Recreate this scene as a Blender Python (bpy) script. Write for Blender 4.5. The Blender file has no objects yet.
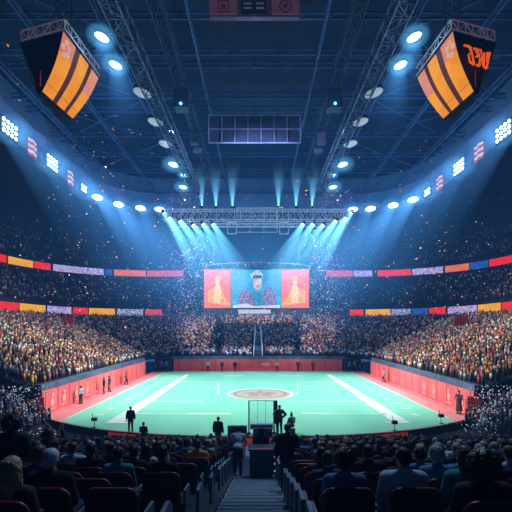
import bpy, bmesh, math, random
import numpy as np
from mathutils import Vector, Matrix, noise as mnoise

random.seed(7)
rng = np.random.default_rng(11)
SC = bpy.context.scene
COL = SC.collection
PI = math.pi
F, CX, HY = 400.0, 258.0, 328.0          # measured from the photograph: focal length in pixels, vanishing point


def at(px, py, y):
    """point of the place seen at a pixel, at a known depth y (metres from the camera)"""
    return Vector(((px - CX) / F * y, y, (HY - py) / F * y))


# ------------------------------------------------------------------ materials
MATS = {}


def pm(name, c1, c2=None, scale=6.0, rough=0.6, metal=0.0, emit=0.0, bump=0.0, spec=0.4, ecol=None, stretch=(1, 1, 1), coords='Object'):
    """procedural Principled material: two colours mixed by noise, optional glow and bump"""
    if name in MATS:
        return MATS[name]
    m = bpy.data.materials.new(name)
    m.use_nodes = True
    nt = m.node_tree
    b = nt.nodes['Principled BSDF']
    if c2 is None:
        c2 = tuple(v * 0.72 for v in c1)
    tc = nt.nodes.new('ShaderNodeTexCoord')
    mp = nt.nodes.new('ShaderNodeMapping')
    mp.inputs['Scale'].default_value = stretch
    nz = nt.nodes.new('ShaderNodeTexNoise')
    nz.inputs['Scale'].default_value = scale
    nz.inputs['Detail'].default_value = 3
    cr = nt.nodes.new('ShaderNodeValToRGB')
    cr.color_ramp.elements[0].position = 0.35
    cr.color_ramp.elements[1].position = 0.65
    cr.color_ramp.elements[0].color = (*c2, 1)
    cr.color_ramp.elements[1].color = (*c1, 1)
    L = nt.links.new
    L(tc.outputs[coords], mp.inputs[0])
    L(mp.outputs[0], nz.inputs['Vector'])
    L(nz.outputs['Fac'], cr.inputs[0])
    L(cr.outputs[0], b.inputs['Base Color'])
    b.inputs['Roughness'].default_value = rough
    b.inputs['Metallic'].default_value = metal
    b.inputs['Specular IOR Level'].default_value = spec
    if emit > 0:
        if ecol is None:
            L(cr.outputs[0], b.inputs['Emission Color'])
        else:
            b.inputs['Emission Color'].default_value = (*ecol, 1)
        b.inputs['Emission Strength'].default_value = emit
        m.cycles.emission_sampling = 'NONE' if emit < 1.0 else 'AUTO'
    if bump > 0:
        bp = nt.nodes.new('ShaderNodeBump')
        bp.inputs['Strength'].default_value = bump
        L(nz.outputs['Fac'], bp.inputs['Height'])
        L(bp.outputs[0], b.inputs['Normal'])
    MATS[name] = m
    return m


def s2l(r, g, b):
    f = lambda v: (v / 255 / 12.92) if v <= 10 else ((v / 255 + 0.055) / 1.055) ** 2.4
    return (f(r), f(g), f(b))


def led(name, rgb, rgb2=None, strength=1.0, scale=1.5, stretch=(1, 1, 1)):
    """a self-glowing surface: colour comes out as given"""
    if name in MATS:
        return MATS[name]
    m = pm(name, s2l(*rgb), s2l(*(rgb2 or tuple(int(v * 0.85) for v in rgb))), scale, 0.5, emit=strength, stretch=stretch)
    b = m.node_tree.nodes['Principled BSDF']
    for l in list(b.inputs['Base Color'].links):
        m.node_tree.links.remove(l)
    b.inputs['Base Color'].default_value = (0.02, 0.02, 0.02, 1)
    return m


def attr_mat(name, attr, rough=0.8, emit=0.0):
    m = bpy.data.materials.new(name)
    m.use_nodes = True
    nt = m.node_tree
    b = nt.nodes['Principled BSDF']
    a = nt.nodes.new('ShaderNodeAttribute')
    a.attribute_name = attr
    nz = nt.nodes.new('ShaderNodeTexNoise')
    nz.inputs['Scale'].default_value = 9
    mx = nt.nodes.new('ShaderNodeMixRGB')
    mx.blend_type = 'MULTIPLY'
    mx.inputs[0].default_value = 0.25
    nt.links.new(a.outputs['Color'], mx.inputs[1])
    nt.links.new(nz.outputs['Color'], mx.inputs[2])
    nt.links.new(mx.outputs[0], b.inputs['Base Color'])
    b.inputs['Roughness'].default_value = rough
    if emit:
        nt.links.new(a.outputs['Color'], b.inputs['Emission Color'])
        b.inputs['Emission Strength'].default_value = emit
        m.cycles.emission_sampling = 'NONE'
    MATS[name] = m
    return m


def painted_haze_mat(name, power):
    """glow painted on a shell as misty air; its chord length sets the brightness"""
    m = bpy.data.materials.new(name)
    m.use_nodes = True
    nt = m.node_tree
    nt.nodes.clear()
    N, L = nt.nodes.new, nt.links.new
    out, add, tr, em = N('ShaderNodeOutputMaterial'), N('ShaderNodeAddShader'), N('ShaderNodeBsdfTransparent'), N('ShaderNodeEmission')
    a = N('ShaderNodeAttribute')
    a.attribute_name = 'glow'
    g = N('ShaderNodeNewGeometry')
    dot = N('ShaderNodeVectorMath')
    dot.operation = 'DOT_PRODUCT'
    L(g.outputs['Normal'], dot.inputs[0])
    L(g.outputs['Incoming'], dot.inputs[1])
    ab = N('ShaderNodeMath'); ab.operation = 'ABSOLUTE'
    L(dot.outputs['Value'], ab.inputs[0])
    pw = N('ShaderNodeMath'); pw.operation = 'POWER'; pw.inputs[1].default_value = power
    L(ab.outputs[0], pw.inputs[0])
    L(a.outputs['Color'], em.inputs['Color'])
    L(pw.outputs[0], em.inputs['Strength'])
    L(tr.outputs[0], add.inputs[0]); L(em.outputs[0], add.inputs[1])
    L(add.outputs[0], out.inputs['Surface'])
    m.cycles.emission_sampling = 'NONE'
    MATS[name] = m
    return m


# ------------------------------------------------------------------ mesh builders
class MB:
    def __init__(self):
        self.v, self.f = [], []

    def add(self, vs, fs):
        b = len(self.v)
        self.v.extend([tuple(p) for p in vs])
        self.f.extend([tuple(i + b for i in q) for q in fs])
        return self

    def box(self, c, s, rot=None):
        c = Vector(c); hx, hy, hz = s[0] / 2, s[1] / 2, s[2] / 2
        p = [Vector((x, y, z)) for z in (-hz, hz) for y in (-hy, hy) for x in (-hx, hx)]
        if rot is not None:
            p = [rot @ q for q in p]
        return self.add([c + q for q in p], [(0, 2, 3, 1), (4, 5, 7, 6), (0, 1, 5, 4), (2, 6, 7, 3), (0, 4, 6, 2), (1, 3, 7, 5)])

    def bar(self, a, b, w, h=None, n=4):
        """bar of square (n=4) or round section between two points"""
        a, b = Vector(a), Vector(b)
        d = b - a
        if d.length < 1e-6:
            return self
        q = d.to_track_quat('Z', 'Y')
        h = w if h is None else h
        k = math.sqrt(2) if n == 4 else 1
        ring = [q @ Vector((w / 2 * k * math.cos(2 * PI * (i + 0.5) / n), h / 2 * k * math.sin(2 * PI * (i + 0.5) / n), 0)) for i in range(n)]
        vs = [a + r for r in ring] + [b + r for r in ring]
        fs = [(i, (i + 1) % n, n + (i + 1) % n, n + i) for i in range(n)] + [tuple(range(n - 1, -1, -1)), tuple(range(n, 2 * n))]
        return self.add(vs, fs)

    def tube(self, pts, r, n=6):
        pts = [Vector(p) for p in pts]
        vs, fs = [], []
        for i, p in enumerate(pts):
            d = (pts[min(i + 1, len(pts) - 1)] - pts[max(i - 1, 0)])
            q = d.to_track_quat('Z', 'Y')
            vs += [p + q @ Vector((r * math.cos(2 * PI * k / n), r * math.sin(2 * PI * k / n), 0)) for k in range(n)]
        for i in range(len(pts) - 1):
            for k in range(n):
                fs.append((i * n + k, i * n + (k + 1) % n, (i + 1) * n + (k + 1) % n, (i + 1) * n + k))
        fs += [tuple(range(n - 1, -1, -1)), tuple(range((len(pts) - 1) * n, len(pts) * n))]
        return self.add(vs, fs)

    def lathe(self, prof, n=16, M=None, cap=True):
        vs, fs = [], []
        for r, z in prof:
            for k in range(n):
                p = Vector((r * math.cos(2 * PI * k / n), r * math.sin(2 * PI * k / n), z))
                vs.append(M @ p if M is not None else p)
        m = len(prof)
        for i in range(m - 1):
            for k in range(n):
                fs.append((i * n + k, i * n + (k + 1) % n, (i + 1) * n + (k + 1) % n, (i + 1) * n + k))
        if cap:
            fs += [tuple(range(n - 1, -1, -1)), tuple(range((m - 1) * n, m * n))]
        return self.add(vs, fs)

    def prism(self, poly, d, M=None):
        """polygon in x,z extruded by d along y"""
        n = len(poly)
        vs = [Vector((x, 0, z)) for x, z in poly] + [Vector((x, d, z)) for x, z in poly]
        if M is not None:
            vs = [M @ p for p in vs]
        fs = [tuple(range(n)), tuple(range(2 * n - 1, n - 1, -1))] + [(i, n + i, n + (i + 1) % n, (i + 1) % n) for i in range(n)]
        return self.add(vs, fs)

    def loft(self, rows, closed=False):
        n = len(rows[0])
        vs = [p for r in rows for p in r]
        fs = []
        for i in range(len(rows) - 1):
            for k in range(n if closed else n - 1):
                k2 = (k + 1) % n
                fs.append((i * n + k, i * n + k2, (i + 1) * n + k2, (i + 1) * n + k))
        return self.add(vs, fs)

    def capsule(self, a, ra, b, rb, n=14):
        a, b = Vector(a), Vector(b)
        d = b - a
        L = max(d.length, 1e-5)
        q = d.to_track_quat('Z', 'Y')
        prof = [(ra * math.cos(t), ra * math.sin(t)) for t in (-1.5, -1.1, -0.7, -0.3)]
        prof += [(ra * (1 - s) + rb * s, L * s) for s in (0, 0.33, 0.67, 1)]
        prof += [(rb * math.cos(t), L + rb * math.sin(t)) for t in (0.3, 0.7, 1.1, 1.5)]
        return self.lathe(prof, n, Matrix.Translation(a) @ q.to_matrix().to_4x4())

    def ell(self, c, r, rot=None, n=18, m=10):
        c = Vector(c)
        vs, fs = [], []
        for i in range(m):
            t = -PI / 2 + PI * (i + 0.5) / m
            for k in range(n):
                p = Vector((r[0] * math.cos(t) * math.cos(2 * PI * k / n), r[1] * math.cos(t) * math.sin(2 * PI * k / n), r[2] * math.sin(t)))
                vs.append(c + (rot @ p if rot is not None else p))
        for i in range(m - 1):
            for k in range(n):
                fs.append((i * n + k, i * n + (k + 1) % n, (i + 1) * n + (k + 1) % n, (i + 1) * n + k))
        fs += [tuple(range(n - 1, -1, -1)), tuple(range((m - 1) * n, m * n))]
        return self.add(vs, fs)

    def mesh(self, name, m=None, smooth=False):
        me = bpy.data.meshes.new(name)
        me.from_pydata(self.v, [], self.f)
        me.update()
        if m is not None:
            me.materials.append(m)
        if smooth:
            me.polygons.foreach_set('use_smooth', [True] * len(me.polygons))
        return me

    def build(self, name, m=None, parent=None, smooth=False, bevel=0.0):
        o = bpy.data.objects.new(name, self.mesh(name, m, smooth))
        COL.objects.link(o)
        if parent is not None:
            o.parent = parent
        if bevel:
            bv = o.modifiers.new('Bevel', 'BEVEL')
            bv.width = bevel
            bv.segments = 2
            bv.limit_method = 'ANGLE'
        return o


def tag(o, label=None, cat=None, group=None, kind=None):
    if label: o['label'] = label
    if cat: o['category'] = cat
    if group: o['group'] = group
    if kind: o['kind'] = kind
    return o


def thing(name, label, cat, loc=(0, 0, 0), group=None, rotz=0.0, quat=None, scale=1.0):
    o = bpy.data.objects.new(name, None)
    COL.objects.link(o)
    o.empty_display_size = 0.2
    o.location = loc
    if quat is not None:
        o.rotation_mode = 'QUATERNION'
        o.rotation_quaternion = quat
    else:
        o.rotation_euler = (0, 0, rotz)
    o.scale = (scale, scale, scale)
    return tag(o, label, cat, group)


def put(name, me, parent, m=None, loc=None):
    """an object on a shared mesh, its material on the object"""
    o = bpy.data.objects.new(name, me)
    COL.objects.link(o)
    o.parent = parent
    if loc is not None:
        o.location = loc
    if m is not None:
        if not me.materials:
            me.materials.append(m)
        o.material_slots[0].link = 'OBJECT'
        o.material_slots[0].material = m
    return o


def struct(name, mb, m, parent=None, smooth=False):
    o = mb.build(name, m, parent, smooth)
    if parent is None:
        o['kind'] = 'structure'
    return o


ORD = ['zeroth', 'first', 'second', 'third', 'fourth', 'fifth', 'sixth', 'seventh', 'eighth', 'ninth', 'tenth', 'eleventh', 'twelfth',
       'thirteenth', 'fourteenth', 'fifteenth', 'sixteenth', 'seventeenth', 'eighteenth', 'nineteenth', 'twentieth', 'twenty-first', 'twenty-second', 'twenty-third']

# ------------------------------------------------------------------ palette
navy_paint = pm('navy_paint', (0.010, 0.032, 0.085), (0.006, 0.020, 0.058), 0.4, 0.8)
roof_steel = pm('roof_steel', (0.06, 0.16, 0.36), (0.04, 0.11, 0.27), 0.8, 0.6)
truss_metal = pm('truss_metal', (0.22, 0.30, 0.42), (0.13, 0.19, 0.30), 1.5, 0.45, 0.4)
glow_truss = pm('glow_truss_metal', (0.55, 0.66, 0.80), (0.40, 0.50, 0.64), 1.5, 0.4, 0.3, emit=0.22)  # pale truss metal with an added glow
concrete = pm('stand_concrete', (0.012, 0.018, 0.036), (0.008, 0.012, 0.025), 0.7, 0.85, bump=0.1)
black_metal = pm('black_metal', (0.012, 0.014, 0.020), (0.007, 0.008, 0.012), 5, 0.45)
dark_plastic = pm('dark_plastic', (0.016, 0.017, 0.026), (0.010, 0.011, 0.018), 8, 0.5, bump=0.03)
lens_glow = pm('lens_glow', (0.75, 0.95, 1.0), (0.55, 0.86, 1.0), 3, 0.4, emit=3.2)
lens_soft = pm('lens_soft', (0.5, 0.85, 1.0), (0.4, 0.75, 1.0), 3, 0.4, emit=2.2)
lens_off_glow = pm('lens_off_glow', (0.55, 0.62, 0.70), (0.42, 0.50, 0.60), 3, 0.4, emit=0.5)  # unlit lens, its paleness helped by a painted glow

# ------------------------------------------------------------------ world air glow
W = bpy.data.worlds.new('arena_air')
SC.world = W
W.use_nodes = True
nt = W.node_tree
nt.nodes['Background'].inputs[0].default_value = (0.01, 0.02, 0.05, 1)
nt.nodes['Background'].inputs[1].default_value = 0.3
_v = nt.nodes.new('ShaderNodeEmission')      # faint even glow added to the air, lifts the dark parts
_v.inputs['Color'].default_value = (0.09, 0.36, 1.0, 1)
_v.inputs['Strength'].default_value = 0.00058
_ab = nt.nodes.new('ShaderNodeVolumeAbsorption')
_ab.inputs['Color'].default_value = (0, 0, 0, 1)
_ab.inputs['Density'].default_value = 0.002
_ad = nt.nodes.new('ShaderNodeAddShader')
nt.links.new(_v.outputs[0], _ad.inputs[0]); nt.links.new(_ab.outputs[0], _ad.inputs[1])
nt.links.new(_ad.outputs[0], nt.nodes['World Output'].inputs['Volume'])
W.cycles.homogeneous_volume = True

# ------------------------------------------------------------------ bowl paths
def upath(wx, yb, r, y0, z=0.0, n=(14, 12, 24)):
    p = [(-wx, y0 + (yb - r - y0) * i / n[0], z) for i in range(n[0])]
    for i in range(n[1]):
        t = PI - (PI / 2) * i / n[1]
        p.append((-wx + r + r * math.cos(t), yb - r + r * math.sin(t), z))
    h = wx - r
    p += [(-h + 2 * h * i / n[2], yb, z) for i in range(n[2] + 1)]
    q = p[:n[0] + n[1]]
    p += [(-x, y, zz) for x, y, zz in reversed(q)]
    return [Vector(v) for v in p]


def lerp_path(a, b, s):
    return [p.lerp(q, s) for p, q in zip(a, b)]


def lift(path, z):
    return [Vector((p.x, p.y, z)) for p in path]


LOW_IN = upath(17.3, 65.6, 3.0, 31.6, -5.0)
LOW_OUT = upath(35.5, 80.0, 18.0, 31.6, 2.0)
MID_IN = upath(35.6, 80.1, 18.0, 14, 3.7)
MID_OUT = upath(42, 83.5, 20, 14, 10.4)
UP_IN = upath(42.1, 83.6, 20, 14, 12.1)
UP_OUT = upath(56, 95, 26, 14, 21.5)


def tier(name, a, b, rows):
    mb = MB()
    rr = []
    for i in range(rows):
        z = a[0].z + (b[0].z - a[0].z) * i / rows
        rr.append(lift(lerp_path(a, b, i / rows), z))
        rr.append(lift(lerp_path(a, b, (i + 1) / rows), z))
    rr.append(lift(b, b[0].z + 0.02))
    mb.loft(rr)
    return struct(name, mb, concrete)


tier('lower_stand_floor', LOW_IN, LOW_OUT, 22)
tier('middle_stand_floor', MID_IN, MID_OUT, 9)
tier('upper_stand_floor', UP_IN, UP_OUT, 15)
struct('wall_outer', MB().loft([lift(UP_OUT, 21.5), lift(UP_OUT, 27.1)]), navy_paint)
struct('wall_lower_concourse', MB().loft([LOW_OUT, lift(LOW_OUT, 3.8)]), black_metal)
struct('wall_upper_concourse', MB().loft([MID_OUT, lift(MID_OUT, 12.1)]), black_metal)
for _s, _n in ((-1, 'left_side'), (1, 'right_side')):
    struct('wall_' + _n, MB().box((_s * 63, 45, 9), (0.4, 114, 37)), navy_paint)
struct('wall_near', MB().box((0, -12, 9), (126, 0.4, 37)), navy_paint)
struct('floor', MB().box((0, 40, -9.4), (130, 140, 0.4)), concrete)

# corner stands, nearer than the pitch walls, and the dark end faces of the side stands
for sx, side in ((-1, 'left'), (1, 'right')):
    mb = MB(); rr = []
    for i in range(24):
        x0, x1 = 15.6 + 20 * i / 24, 15.6 + 20 * (i + 1) / 24
        z = -7.3 + 9.3 * i / 24
        for x in (x0, x1):
            rr.append([Vector((sx * x, 12 + 19.4 * k / 6, z)) for k in range(7)])
    mb.loft(rr)
    struct('corner_stand_floor_' + side, mb, concrete)
    mb = MB()
    mb.add([(sx * 17.3, 31.55, -7), (sx * 17.3, 31.55, -5), (sx * 35.5, 31.55, 2), (sx * 35.5, 31.55, 1.0)], [(0, 1, 2, 3)])
    mb.add([(sx * 15.6, 31.5, -9), (sx * 15.6, 31.5, -7), (sx * 17.3, 31.5, -7), (sx * 17.3, 31.5, -9)], [(0, 1, 2, 3)])
    struct('wall_stand_end_' + side, mb, black_metal)

# ------------------------------------------------------------------ roof
struct('ceiling', MB().box((0, 50, 27.3), (130, 120, 0.3)), navy_paint)
RING = upath(27, 72, 10, 4, 21)
RING_OUT = upath(60, 100, 28, 4, 22)
struct('ceiling_soffit', MB().loft([lift(RING, 22.2), lift(RING_OUT, 23.2)]), navy_paint)
fascia_mat = pm('fascia_paint', (0.22, 0.33, 0.55), (0.16, 0.26, 0.46), 0.3, 0.7)
mb = MB().loft([lift(RING, 20.9), lift(RING, 24.2), lift(upath(27.6, 72.6, 10, 4), 24.2), lift(upath(27.6, 72.6, 10, 4), 27.2)])
struct('trim_1', mb, fascia_mat)
lip = MB().tube([p + Vector((0, 0, -0.1)) for p in RING], 0.16, 6)
struct('trim_2', lip, truss_metal)


def roof_beam(a, b, d=0.55, w=0.16):
    mb = MB()
    a, b = Vector(a), Vector(b)
    up = Vector((0, 0, d))
    mb.bar(a, b, w); mb.bar(a + up, b + up, w)
    n = max(2, int((b - a).length / 2.0))
    for i in range(n):
        p, q = a.lerp(b, i / n), a.lerp(b, (i + 1) / n)
        mb.bar(p, q + up if i % 2 else q + up, 0.06)
        mb.bar(q, q + up, 0.06)
    return struct('ceiling_beam', mb, roof_steel)


for x in (-5.4, 5.4, -12.5, 12.5, -18.5, 18.5, -24, 24):
    roof_beam((x, 12, 24.3), (x, 70, 24.3))
for y in (20, 26, 32.2, 36.4, 38.2, 43.3, 46.0, 52, 58, 64):
    roof_beam((-26.8, y, 24.9), (26.8, y, 24.9), 0.5, 0.14)
for sx in (-1, 1):
    for y in (24, 34, 44, 54):
        mb = MB()
        mb.bar((sx * 12.5, y, 25.2), (sx * 26.5, y + 10, 25.2), 0.12)
        mb.bar((sx * 26.5, y, 25.2), (sx * 12.5, y + 10, 25.2), 0.12)
        struct('ceiling_brace', mb, roof_steel)

# ------------------------------------------------------------------ pitch
def front_y(x):
    return 25.7 + 5.8 * (abs(x) / 17.0) ** 2.6


turf = pm('turf', (0.25, 0.72, 0.50), (0.21, 0.66, 0.45), 0.35, 0.75, bump=0.05, stretch=(1, 0.35, 1))
apron_mat = pm('apron_red', (0.86, 0.30, 0.29), (0.80, 0.25, 0.25), 0.6, 0.6)
line_white = pm('line_white', (0.86, 0.93, 0.88), (0.78, 0.88, 0.82), 1.5, 0.6)
xs = [-17 + 34 * i / 40 for i in range(41)]
mb = MB()
mb.loft([[Vector((x, front_y(x), -7.0)) for x in xs], [Vector((x, 45, -7.0)) for x in xs], [Vector((x, 65.5, -7.0)) for x in xs]])
mb.loft([[Vector((x, front_y(x), -7.06)) for x in xs], [Vector((x, front_y(x), -7.0)) for x in xs]])
field = struct('playing_field', mb, apron_mat)
tx = [-14.8 + 29.6 * i / 36 for i in range(37)]
MB().loft([[Vector((x, front_y(x) + 0.25, -6.985)) for x in tx], [Vector((x, 45, -6.985)) for x in tx], [Vector((x, 63.6, -6.985)) for x in tx]]).build('turf_surface', turf, field)


def flat(mb, pts, z=-6.965):
    return mb.add([Vector((x, y, z)) for x, y in pts], [tuple(range(len(pts)))])


def strip(mb, x0, y0, x1, y1, w, z=-6.965):
    d = Vector((x1 - x0, y1 - y0)).normalized()
    n = Vector((-d.y, d.x)) * w / 2
    return flat(mb, [(x0 + n.x, y0 + n.y), (x1 + n.x, y1 + n.y), (x1 - n.x, y1 - n.y), (x0 - n.x, y0 - n.y)], z)


mb = MB()
for s in (-1, 1):
    flat(mb, [(s * 10.2, 60), (s * 10.9, 60), (s * 11.2, 29.2), (s * 10.0, 29.2)])
    strip(mb, s * 14.75, 31, s * 14.75, 63.6, 0.14)
    flat(mb, [(s * 9.6, 29.2), (s * 11.2, 29.2), (s * 11.15, 29.8), (s * 9.3, 29.7)], -6.960)
    for k in range(12):                       # hash marks outside the side line
        strip(mb, s * 13.0, 32 + k * 2.4, s * 12.4, 32.3 + k * 2.4, 0.28)
    strip(mb, s * 5.0, 50, s * 4.2, 42.6, 0.14)
for y, a, b, w in ((58.2, -5, -2, 0.5), (58.2, 3, 6.5, 0.5), (51.5, -10, -4.8, 0.25), (51.5, 5, 10, 0.25), (47.6, -9, -5, 0.2), (47.6, 5, 9, 0.2),
                   (45.6, -10, -4.6, 0.18), (45.6, 4.6, 10, 0.18), (38.0, -10, -5.2, 0.26), (38.0, 4.6, 10, 0.26), (36.4, 5, 10, 0.12),
                   (32.5, -10.4, -5.8, 0.26), (32.5, -5.8, -2.2, 0.5), (32.6, 3.6, 6.2, 0.5), (32.5, 6.2, 10.4, 0.26)):
    strip(mb, a, y, b, y, w)
mb.build('white_lines', line_white, field)


def disc(mb, cx, cy, r0, r1, z, n=48):
    a = [Vector((cx + r0 * math.cos(2 * PI * i / n), cy + r0 * math.sin(2 * PI * i / n), z)) for i in range(n)]
    b = [Vector((cx + r1 * math.cos(2 * PI * i / n), cy + r1 * math.sin(2 * PI * i / n), z)) for i in range(n)]
    return mb.loft([a, b], closed=True)


CC = (0.25, 42.4)
disc(MB(), *CC, 3.2, 3.55, -6.962).build('circle_ring', pm('ring_cream', (0.74, 0.72, 0.64), (0.66, 0.64, 0.58), 1.2), field)
disc(MB(), *CC, 0.02, 3.2, -6.963).build('circle_fill', pm('circle_beige', (0.50, 0.40, 0.33), (0.36, 0.46, 0.36), 0.8), field)
disc(MB(), *CC, 2.55, 2.85, -6.960).build('circle_inner_ring', pm('ring_pink', (0.50, 0.20, 0.19), (0.44, 0.18, 0.18), 1.2), field)
mb = MB()
for k in range(5):
    t = 2 * PI * k / 5 + 0.3
    flat(mb, [(CC[0] + 2.0 * math.cos(t), CC[1] + 2.0 * math.sin(t)), (CC[0] + 1.1 * math.cos(t + 0.5), CC[1] + 1.1 * math.sin(t + 0.5)),
              (CC[0] + 0.2 * math.cos(t), CC[1] + 0.2 * math.sin(t)), (CC[0] + 1.1 * math.cos(t - 0.5), CC[1] + 1.1 * math.sin(t - 0.5))], -6.957)
mb.build('circle_emblem', MATS['ring_pink'], field)

# front face of the field platform: dark in the corners, red in the middle
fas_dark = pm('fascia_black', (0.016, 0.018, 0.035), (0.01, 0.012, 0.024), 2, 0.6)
fas_red = pm('fascia_red', (0.70, 0.05, 0.05), (0.55, 0.035, 0.04), 1.2, 0.5, emit=0.25)  # red face with a weak added glow
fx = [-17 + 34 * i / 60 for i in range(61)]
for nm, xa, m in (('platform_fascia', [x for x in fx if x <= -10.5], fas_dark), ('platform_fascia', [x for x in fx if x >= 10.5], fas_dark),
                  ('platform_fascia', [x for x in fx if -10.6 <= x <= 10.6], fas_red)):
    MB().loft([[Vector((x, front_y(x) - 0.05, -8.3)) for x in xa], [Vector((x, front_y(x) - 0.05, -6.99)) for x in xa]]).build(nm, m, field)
MB().tube([(x, front_y(x) - 0.08, -6.99) for x in fx], 0.055, 6).build('edge_rail', black_metal, field)
red_glow = pm('red_emit', (1.0, 0.06, 0.04), (0.9, 0.04, 0.03), 2, emit=5.0)  # glow strip added under the rim to redden the crowd below
for s in (-1, 1):
    MB().tube([(s * (10.8 + 6 * i / 10), front_y(10.8 + 6 * i / 10) - 0.12, -8.05) for i in range(11)], 0.07, 5).build('added_red_strip', red_glow, field)

# ------------------------------------------------------------------ pitch walls
wall_red = pm('padded_red', (0.84, 0.16, 0.16), (0.74, 0.12, 0.13), 0.5, 0.55)
pale_mark = pm('pale_mark', (0.88, 0.38, 0.36), (0.85, 0.27, 0.26), 3, 0.6)
deep_red = pm('deep_red', (0.48, 0.06, 0.07), (0.42, 0.05, 0.06), 2, 0.6)
rail_blue = pm('rail_blue', (0.10, 0.14, 0.24), (0.05, 0.07, 0.14), 1.5, 0.5)


def blob2d(cx, cz, rx, rz, seed, n=14):
    r = random.Random(seed)
    return [(cx + rx * math.cos(2 * PI * i / n) * r.uniform(0.6, 1), cz + rz * math.sin(2 * PI * i / n) * r.uniform(0.75, 1)) for i in range(n)]


for s, side in ((-1, 'left'), (1, 'right')):
    w = struct('wall_' + side, MB().box((s * 17.15, 46.0, -6.0), (0.3, 28.9, 2.0)), wall_red)
    mb = MB()
    for k in range(15):
        mb.box((s * 16.985, 32 + k * 2.0, -6.0), (0.02, 0.07, 1.95))
    mb.build('panel_joint', deep_red, w)
    Mx = Matrix.Translation((s * 16.975, 0, 0)) @ Matrix(((0, 1, 0, 0), (1, 0, 0, 0), (0, 0, 1, 0), (0, 0, 0, 1)))
    for j, yy in enumerate((33.0, 35.0, 37.4, 39.8, 42.4) if s < 0 else (33.4, 35.6, 38.6, 40.8, 50)):
        mb = MB()
        mb.prism(blob2d(yy, -6.1, 0.42, 0.42, j), 0.02 * -s, Mx)
        mb.prism(blob2d(yy + 0.05, -5.55, 0.22, 0.2, j + 9), 0.02 * -s, Mx)
        mb.prism([(yy - 0.5, -6.7), (yy + 0.5, -6.7), (yy + 0.42, -6.56), (yy - 0.42, -6.56)], 0.02 * -s, Mx)
        mb.build('wall_emblem', pale_mark, w)
    MB().box((s * 17.35, 46.0, -4.75), (0.5, 28.9, 0.5)).build('top_rail', rail_blue, w)
wb = struct('wall_back', MB().box((0, 65.6, -6.05), (27.6, 0.3, 1.9)), wall_red)
mb = MB()
for k in range(14):
    mb.box((-13 + k * 2.0, 65.43, -6.05), (0.07, 0.02, 1.85))
mb.build('panel_joint', deep_red, wb)
MB().box((0, 65.55, -4.85), (28.4, 0.2, 0.5)).build('top_rail', rail_blue, wb)
MB().box((0.9, 65.43, -6.0), (9.5, 0.02, 1.2)).build('wall_banner', pm('banner_red', (0.85, 0.12, 0.10), (0.55, 0.10, 0.14), 0.8), wb)
mb = MB().prism(blob2d(1.3, -5.9, 1.0, 0.32, 4), 0.02, Matrix.Translation((0, 65.40, 0)))
mb.build('wall_emblem', pm('emblem_orange', (0.95, 0.32, 0.16), (0.9, 0.4, 0.3), 3), wb)
for s, side in ((-1, 'left'), (1, 'right')):
    struct('door_1' if s < 0 else 'door_2', MB().box((s * 15.5, 66.4, -6.05), (3.3, 0.1, 1.9)), black_metal)

# ------------------------------------------------------------------ ribbon boards
RIB = {
    'red': led('ribbon_red', (255, 34, 34), (235, 28, 30)),
    'yellow': led('ribbon_yellow', (252, 180, 30), (236, 160, 24)),
    'orange': led('ribbon_orange', (240, 120, 70), (225, 100, 55)),
    'coral': led('ribbon_coral', (225, 75, 75), (205, 62, 80), 1.0, 3),
    'lilac': led('ribbon_lilac', (225, 205, 240), (85, 70, 175), 1.0, 2.6, (1, 1, 3)),
    'blue': led('ribbon_blue', (35, 95, 185), (22, 70, 150)),
    'navy': led('ribbon_navy', (190, 200, 240), (28, 36, 90), 1.0, 3.0, (1, 1, 2.5)),
}


def dense(path, z, n=900):
    pts = [Vector((p.x, p.y, z)) for p in path]
    ln = [0.0]
    for a, b in zip(pts, pts[1:]):
        ln.append(ln[-1] + (b - a).length)
    out, j = [], 0
    for i in range(n):
        t = ln[-1] * i / (n - 1)
        while j < len(ln) - 2 and ln[j + 1] < t:
            j += 1
        k = (t - ln[j]) / max(ln[j + 1] - ln[j], 1e-9)
        out.append(pts[j].lerp(pts[j + 1], min(k, 1)))
    return out


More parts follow.
